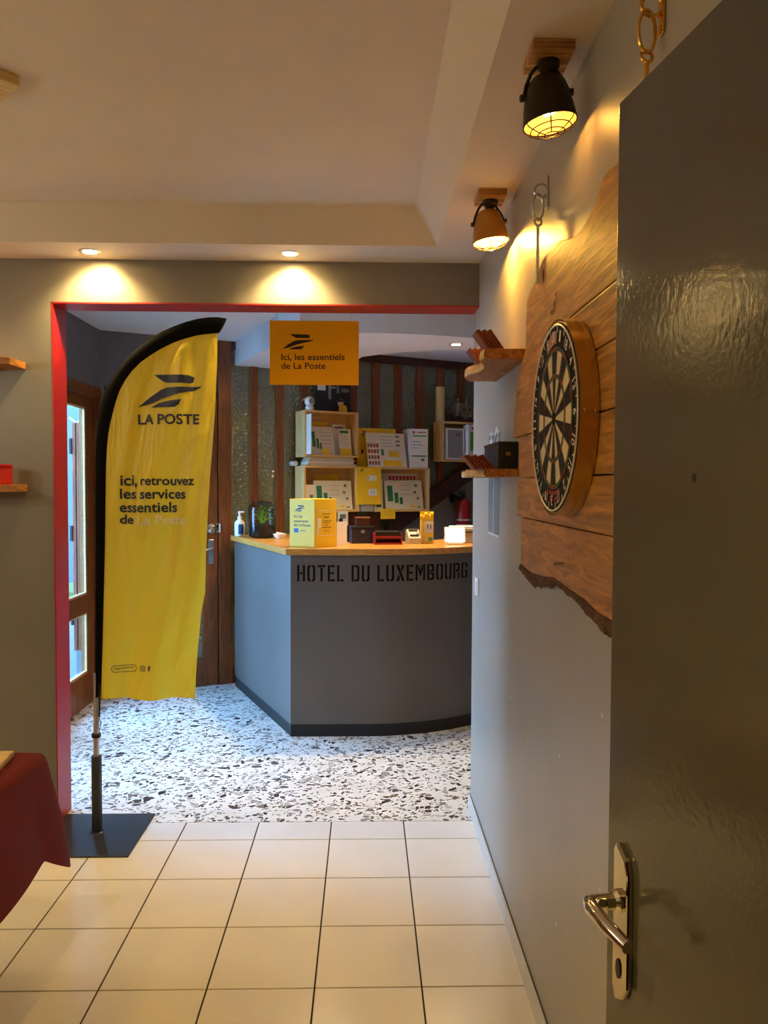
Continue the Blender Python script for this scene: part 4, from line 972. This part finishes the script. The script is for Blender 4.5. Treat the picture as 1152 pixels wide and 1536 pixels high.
# ================================================================== THINGS ON THE WORKTOP
bt = thing('sanitizer_bottle', 'clear hand sanitizer pump bottle with blue label on the worktop end', 'bottle', (-.945, 5.78, ZT))
child(bt, 'body', 'white', MB().lathe([(.034, 0), (.038, .004), (.038, .095), (.034, .108), (.016, .122), (.014, .13)], 20), smooth=True)
child(bt, 'label_wrap', 'blueprint', MB().lathe([(.0385, .018), (.0385, .088)], 20).__class__().pts([(.0385*math.cos(a), .0385*math.sin(a), z) for z in (.016, .09) for a in [-PI/2-.1+k*.22 for k in range(6)]], [(k, k+1, 7+k, 6+k) for k in range(5)]))
child(bt, 'pump', 'white', MB().lathe([(.017, .13), (.017, .146), (.007, .15), (.007, .172), (.012, .174), (.012, .182), (0, .184)], 14).box(-.008, .034, -.006, .006, .176, .186), smooth=True)
jr = thing('terrarium', 'glass jar terrarium with green leaves and dark soil on the worktop', 'terrarium', (-.755, 5.60, ZT))
gp = [(.070, 0), (.092, .010), (.099, .03), (.100, .20), (.094, .232), (.078, .250), (.068, .253)]
child(jr, 'jar', 'jarglass', MB().lathe(gp, 32), smooth=True)
child(jr, 'soil', 'soil', MB().lathe([(.065, .004), (.087, .014), (.094, .035), (.094, .085), (.05, .10), (0, .104)], 24), smooth=True)
lf = MB(); rn = random.Random(11)
for k in range(26):
    a = rn.uniform(0, 2*PI); r = rn.uniform(.0, .055); z = rn.uniform(.12, .22); ln = rn.uniform(.032, .052); tl = rn.uniform(-.5, .9)
    c = Vector((r*math.cos(a), r*math.sin(a), z)); d = Vector((math.cos(a)*math.cos(tl), math.sin(a)*math.cos(tl), math.sin(tl)*.7)); sd = Vector((-math.sin(a), math.cos(a), .2))*ln*.34
    e = c+d*ln*.75
    lf.pts([c, c+d*ln*.4+sd, e, c+d*ln*.4-sd], [(0, 1, 2, 3)]); lf.tube([(0, 0, .085), c*.6+Vector((0, 0, .04)), c], .0015, 4)
child(jr, 'leaves', 'leaf', lf)
child(jr, 'lid', 'jarglass', MB().lathe([(.070, .253), (.072, .262), (.03, .267), (.012, .270), (.012, .276), (0, .278)], 24), smooth=True)
bw = thing('white_dish', 'small white dish between the terrarium and the yellow box', 'dish', (-.620, 5.54, ZT))
child(bw, 'bowl', 'white', MB().lathe([(.028, 0), (.03, .004), (.05, .032), (.047, .032), (.026, .008), (0, .007)], 24), smooth=True)
child(bw, 'paper', 'paper', MB().box(-.03, .035, -.02, .02, .010, .042, Matrix.Rotation(.2, 4, 'Y')))
# yellow box
yb_ = thing('yellow_box', 'yellow cardboard box with blue bird logo standing on the counter corner', 'box', (-.315, 4.735, ZT))
aL = Vector((-math.cos(math.radians(33)), math.sin(math.radians(33)), 0)); aR = Vector((math.cos(math.radians(48)), math.sin(math.radians(48)), 0))
WL, WR_, HB = .195, .195, .300
corners = [Vector((0, 0, 0)), aR*WR_, aR*WR_+aL*WL, aL*WL]
child(yb_, 'carton', 'yellow', MB().prism([tuple(c[:2]) for c in corners], 0, HB, lambda p, h: (p[0], p[1], h)), bevel=.002)
nL = Vector((-aL.y, aL.x, 0)); nL = nL if nL.y < 0 else -nL
nR = Vector((-aR.y, aR.x, 0)); nR = nR if nR.y < 0 else -nR
onL = lambda a, b: aL*(WL*(1-a))+nL*.0009+Vector((0, 0, b*HB))
onR = lambda a, b: aR*(WR_*a)+nR*.0009+Vector((0, 0, b*HB))
child(yb_, 'logo', 'navy', put_logo(MB(), onL, .20, .62, .74, .87))
m = MB()
for t_, a0, a1, b0, b1 in (('Ici, les', .18, .52, .60, .665), ('essentiels', .18, .75, .515, .565), ('de La Poste', .18, .85, .43, .485)): child(yb_, 'lettering', 'navy', put_text(MB(), t_, onL, a0, a1, b0, b1, .01))
child(yb_, 'print', 'blueprint', rects(onL, [(.18, .36, .30, .385)])); child(yb_, 'print', 'greyprint', rects(onL, [(.42, .66, .335, .35)]))
m = MB(); line(m, [(.14, .24), (.94, .24), (.94, .76), (.14, .76), (.14, .24)], .006, onR); child(yb_, 'frame_line', 'pale_ink', m)
child(yb_, 'print', 'brown_ink', rects(onR, [(.35, .72, .685, .695), (.4, .65, .61, .625), (.35, .75, .54, .55), (.4, .7, .50, .51), (.45, .6, .45, .46), (.35, .75, .40, .41), (.42, .66, .33, .34)]))
child(yb_, 'sticker', 'white', rects(onR, [(.12, .28, .40, .60), (.10, .18, .28, .42)]))
card_w = thing('white_card', 'white card standing behind the yellow box on the worktop', 'card', (-.185, 4.93, ZT), .9)
child(card_w, 'sheet', 'white', B(0, .10, 0, .003, 0, .15)); child(card_w, 'stand', 'white', B(.03, .07, .003, .04, 0, .004))
# behind the counter edge
tr = thing('letter_tray', 'maroon letter tray with black interior on the worktop', 'tray', (.14, 5.06, ZT), .1)
child(tr, 'tray', 'maroon', B(-.09, .09, -.07, .07, 0, .012).box(-.09, -.083, -.07, .07, .012, .075).box(.083, .09, -.07, .07, .012, .075).box(-.083, .083, .063, .07, .012, .075))
child(tr, 'shelf', 'maroon', B(-.083, .083, -.07, .063, .040, .056)); child(tr, 'stack', 'black', B(-.08, .08, -.06, .06, .056, .085), bevel=.003)
nb = thing('navy_case', 'navy blue case beside the maroon tray on the worktop', 'case', (-.03, 5.12, ZT), .2)
child(nb, 'body', 'navyplastic', B(-.075, .075, -.05, .05, 0, .10), bevel=.006); child(nb, 'lid', 'black', B(-.078, .078, -.052, .052, .10, .115), bevel=.004); child(nb, 'latch', 'steel', B(-.012, .012, -.056, -.05, .07, .09))
lb = thing('brown_basket', 'brown box on top of the navy case', 'box', (-.02, 5.12, ZT+.1155), .1)
child(lb, 'body', 'darkjoinery', B(-.05, .045, -.035, .035, 0, .05), bevel=.004); child(lb, 'lid', 'slatwood', B(-.053, .048, -.037, .037, .05, .058), bevel=.002)
ph = thing('desk_phone', 'black desk telephone handset behind the maroon tray', 'telephone', (.16, 5.14, ZT+.0005), .2)
bpy.data.objects.remove(ph)
tm = thing('card_terminal', 'beige card terminal between the tray and the flower holder', 'card terminal', (.315, 5.10, ZT), .15)
child(tm, 'body', 'beige', MB().prism([(-.06, 0), (.06, 0), (.06, .085), (.02, .095), (-.06, .04)], -.035, .035, lambda p, h: (h*1.2, p[0], p[1])), bevel=.004)
child(tm, 'keypad', 'black', MB().box(-.03, .03, -.05, -.01, .058, .062, Matrix.Rotation(.0, 4, 'X'))); child(tm, 'screen', 'greyprint', B(-.03, .03, -.005, .02, .088, .0955))
fh = thing('leaflet_holder', 'clear holder with yellow flowered leaflets on the worktop', 'leaflet holder', (.405, 5.07, ZT), .1)
child(fh, 'back', 'yellow', B(-.045, .045, .012, .018, 0, .215)); child(fh, 'leaflet', 'paper', B(-.04, .04, 0, .012, .02, .15)); child(fh, 'front', 'glass', B(-.046, .046, -.018, -.015, 0, .12)); child(fh, 'foot', 'glass', B(-.046, .046, -.018, .018, 0, .004))
onh = lambda a, b: (-.04+.08*a, -.0009, .02+.13*b)
child(fh, 'print', 'yellow', rects(onh, [(0, .3, .0, 1), (.3, 1, .2, .42), (.1, .6, .05, .2)])); child(fh, 'print', 'greyprint', rects(onh, [(.5, .6, .6, .85), (.75, .85, .6, .85)])); child(fh, 'print', 'leafgreen', rects(onh, [(.6, .95, .0, .18)]))
m = MB(); rn = random.Random(2)
for k in range(14): m.ball((rn.uniform(-.04, .04), .008+rn.uniform(0, .006), .185+rn.uniform(-.02, .025)), rn.uniform(.007, .012), 8, 6)
child(fh, 'flowers', 'yellow', m, smooth=True)
sc_ = thing('tablet_screen', 'lit white tablet screen on a stand at the right of the worktop', 'tablet', (.585, 5.00, ZT), .05)
Xs = Matrix.Rotation(-.2, 4, 'X')
q = MB(); q.X = Xs; child(sc_, 'case', 'white', q.box(-.07, .07, 0, .012, .012, .118), bevel=.004)
q = MB(); q.X = Xs; child(sc_, 'display', 'screen', q.box(-.062, .062, -.0015, 0, .02, .11))
q = MB(); q.X = Xs; child(sc_, 'logo', 'greyprint', put_logo(q, lambda a, b: (a, -.0025, b), -.012, .012, .06, .073))
child(sc_, 'stand', 'white', B(-.05, .05, -.015, .07, 0, .014), bevel=.004)
pn = thing('receipt_printer', 'beige receipt printer behind the lit tablet screen', 'printer', (.70, 5.20, ZT), .25)
child(pn, 'body', 'beige', MB().prism([(-.15, 0), (.15, 0), (.15, .10), (-.12, .10), (-.15, .03)], -.06, .09, lambda p, h: (p[0], h, p[1])), bevel=.006)
child(pn, 'slot', 'black', B(-.09, .13, -.062, -.058, .07, .078)); child(pn, 'lid', 'white', B(-.115, .145, -.05, .085, .10, .112), bevel=.004)
cb = thing('cable', 'yellowish cable lying on the worktop beside the leaflet holder', 'cable', (.48, 5.02, ZT))
bpy.data.objects.remove(cb)
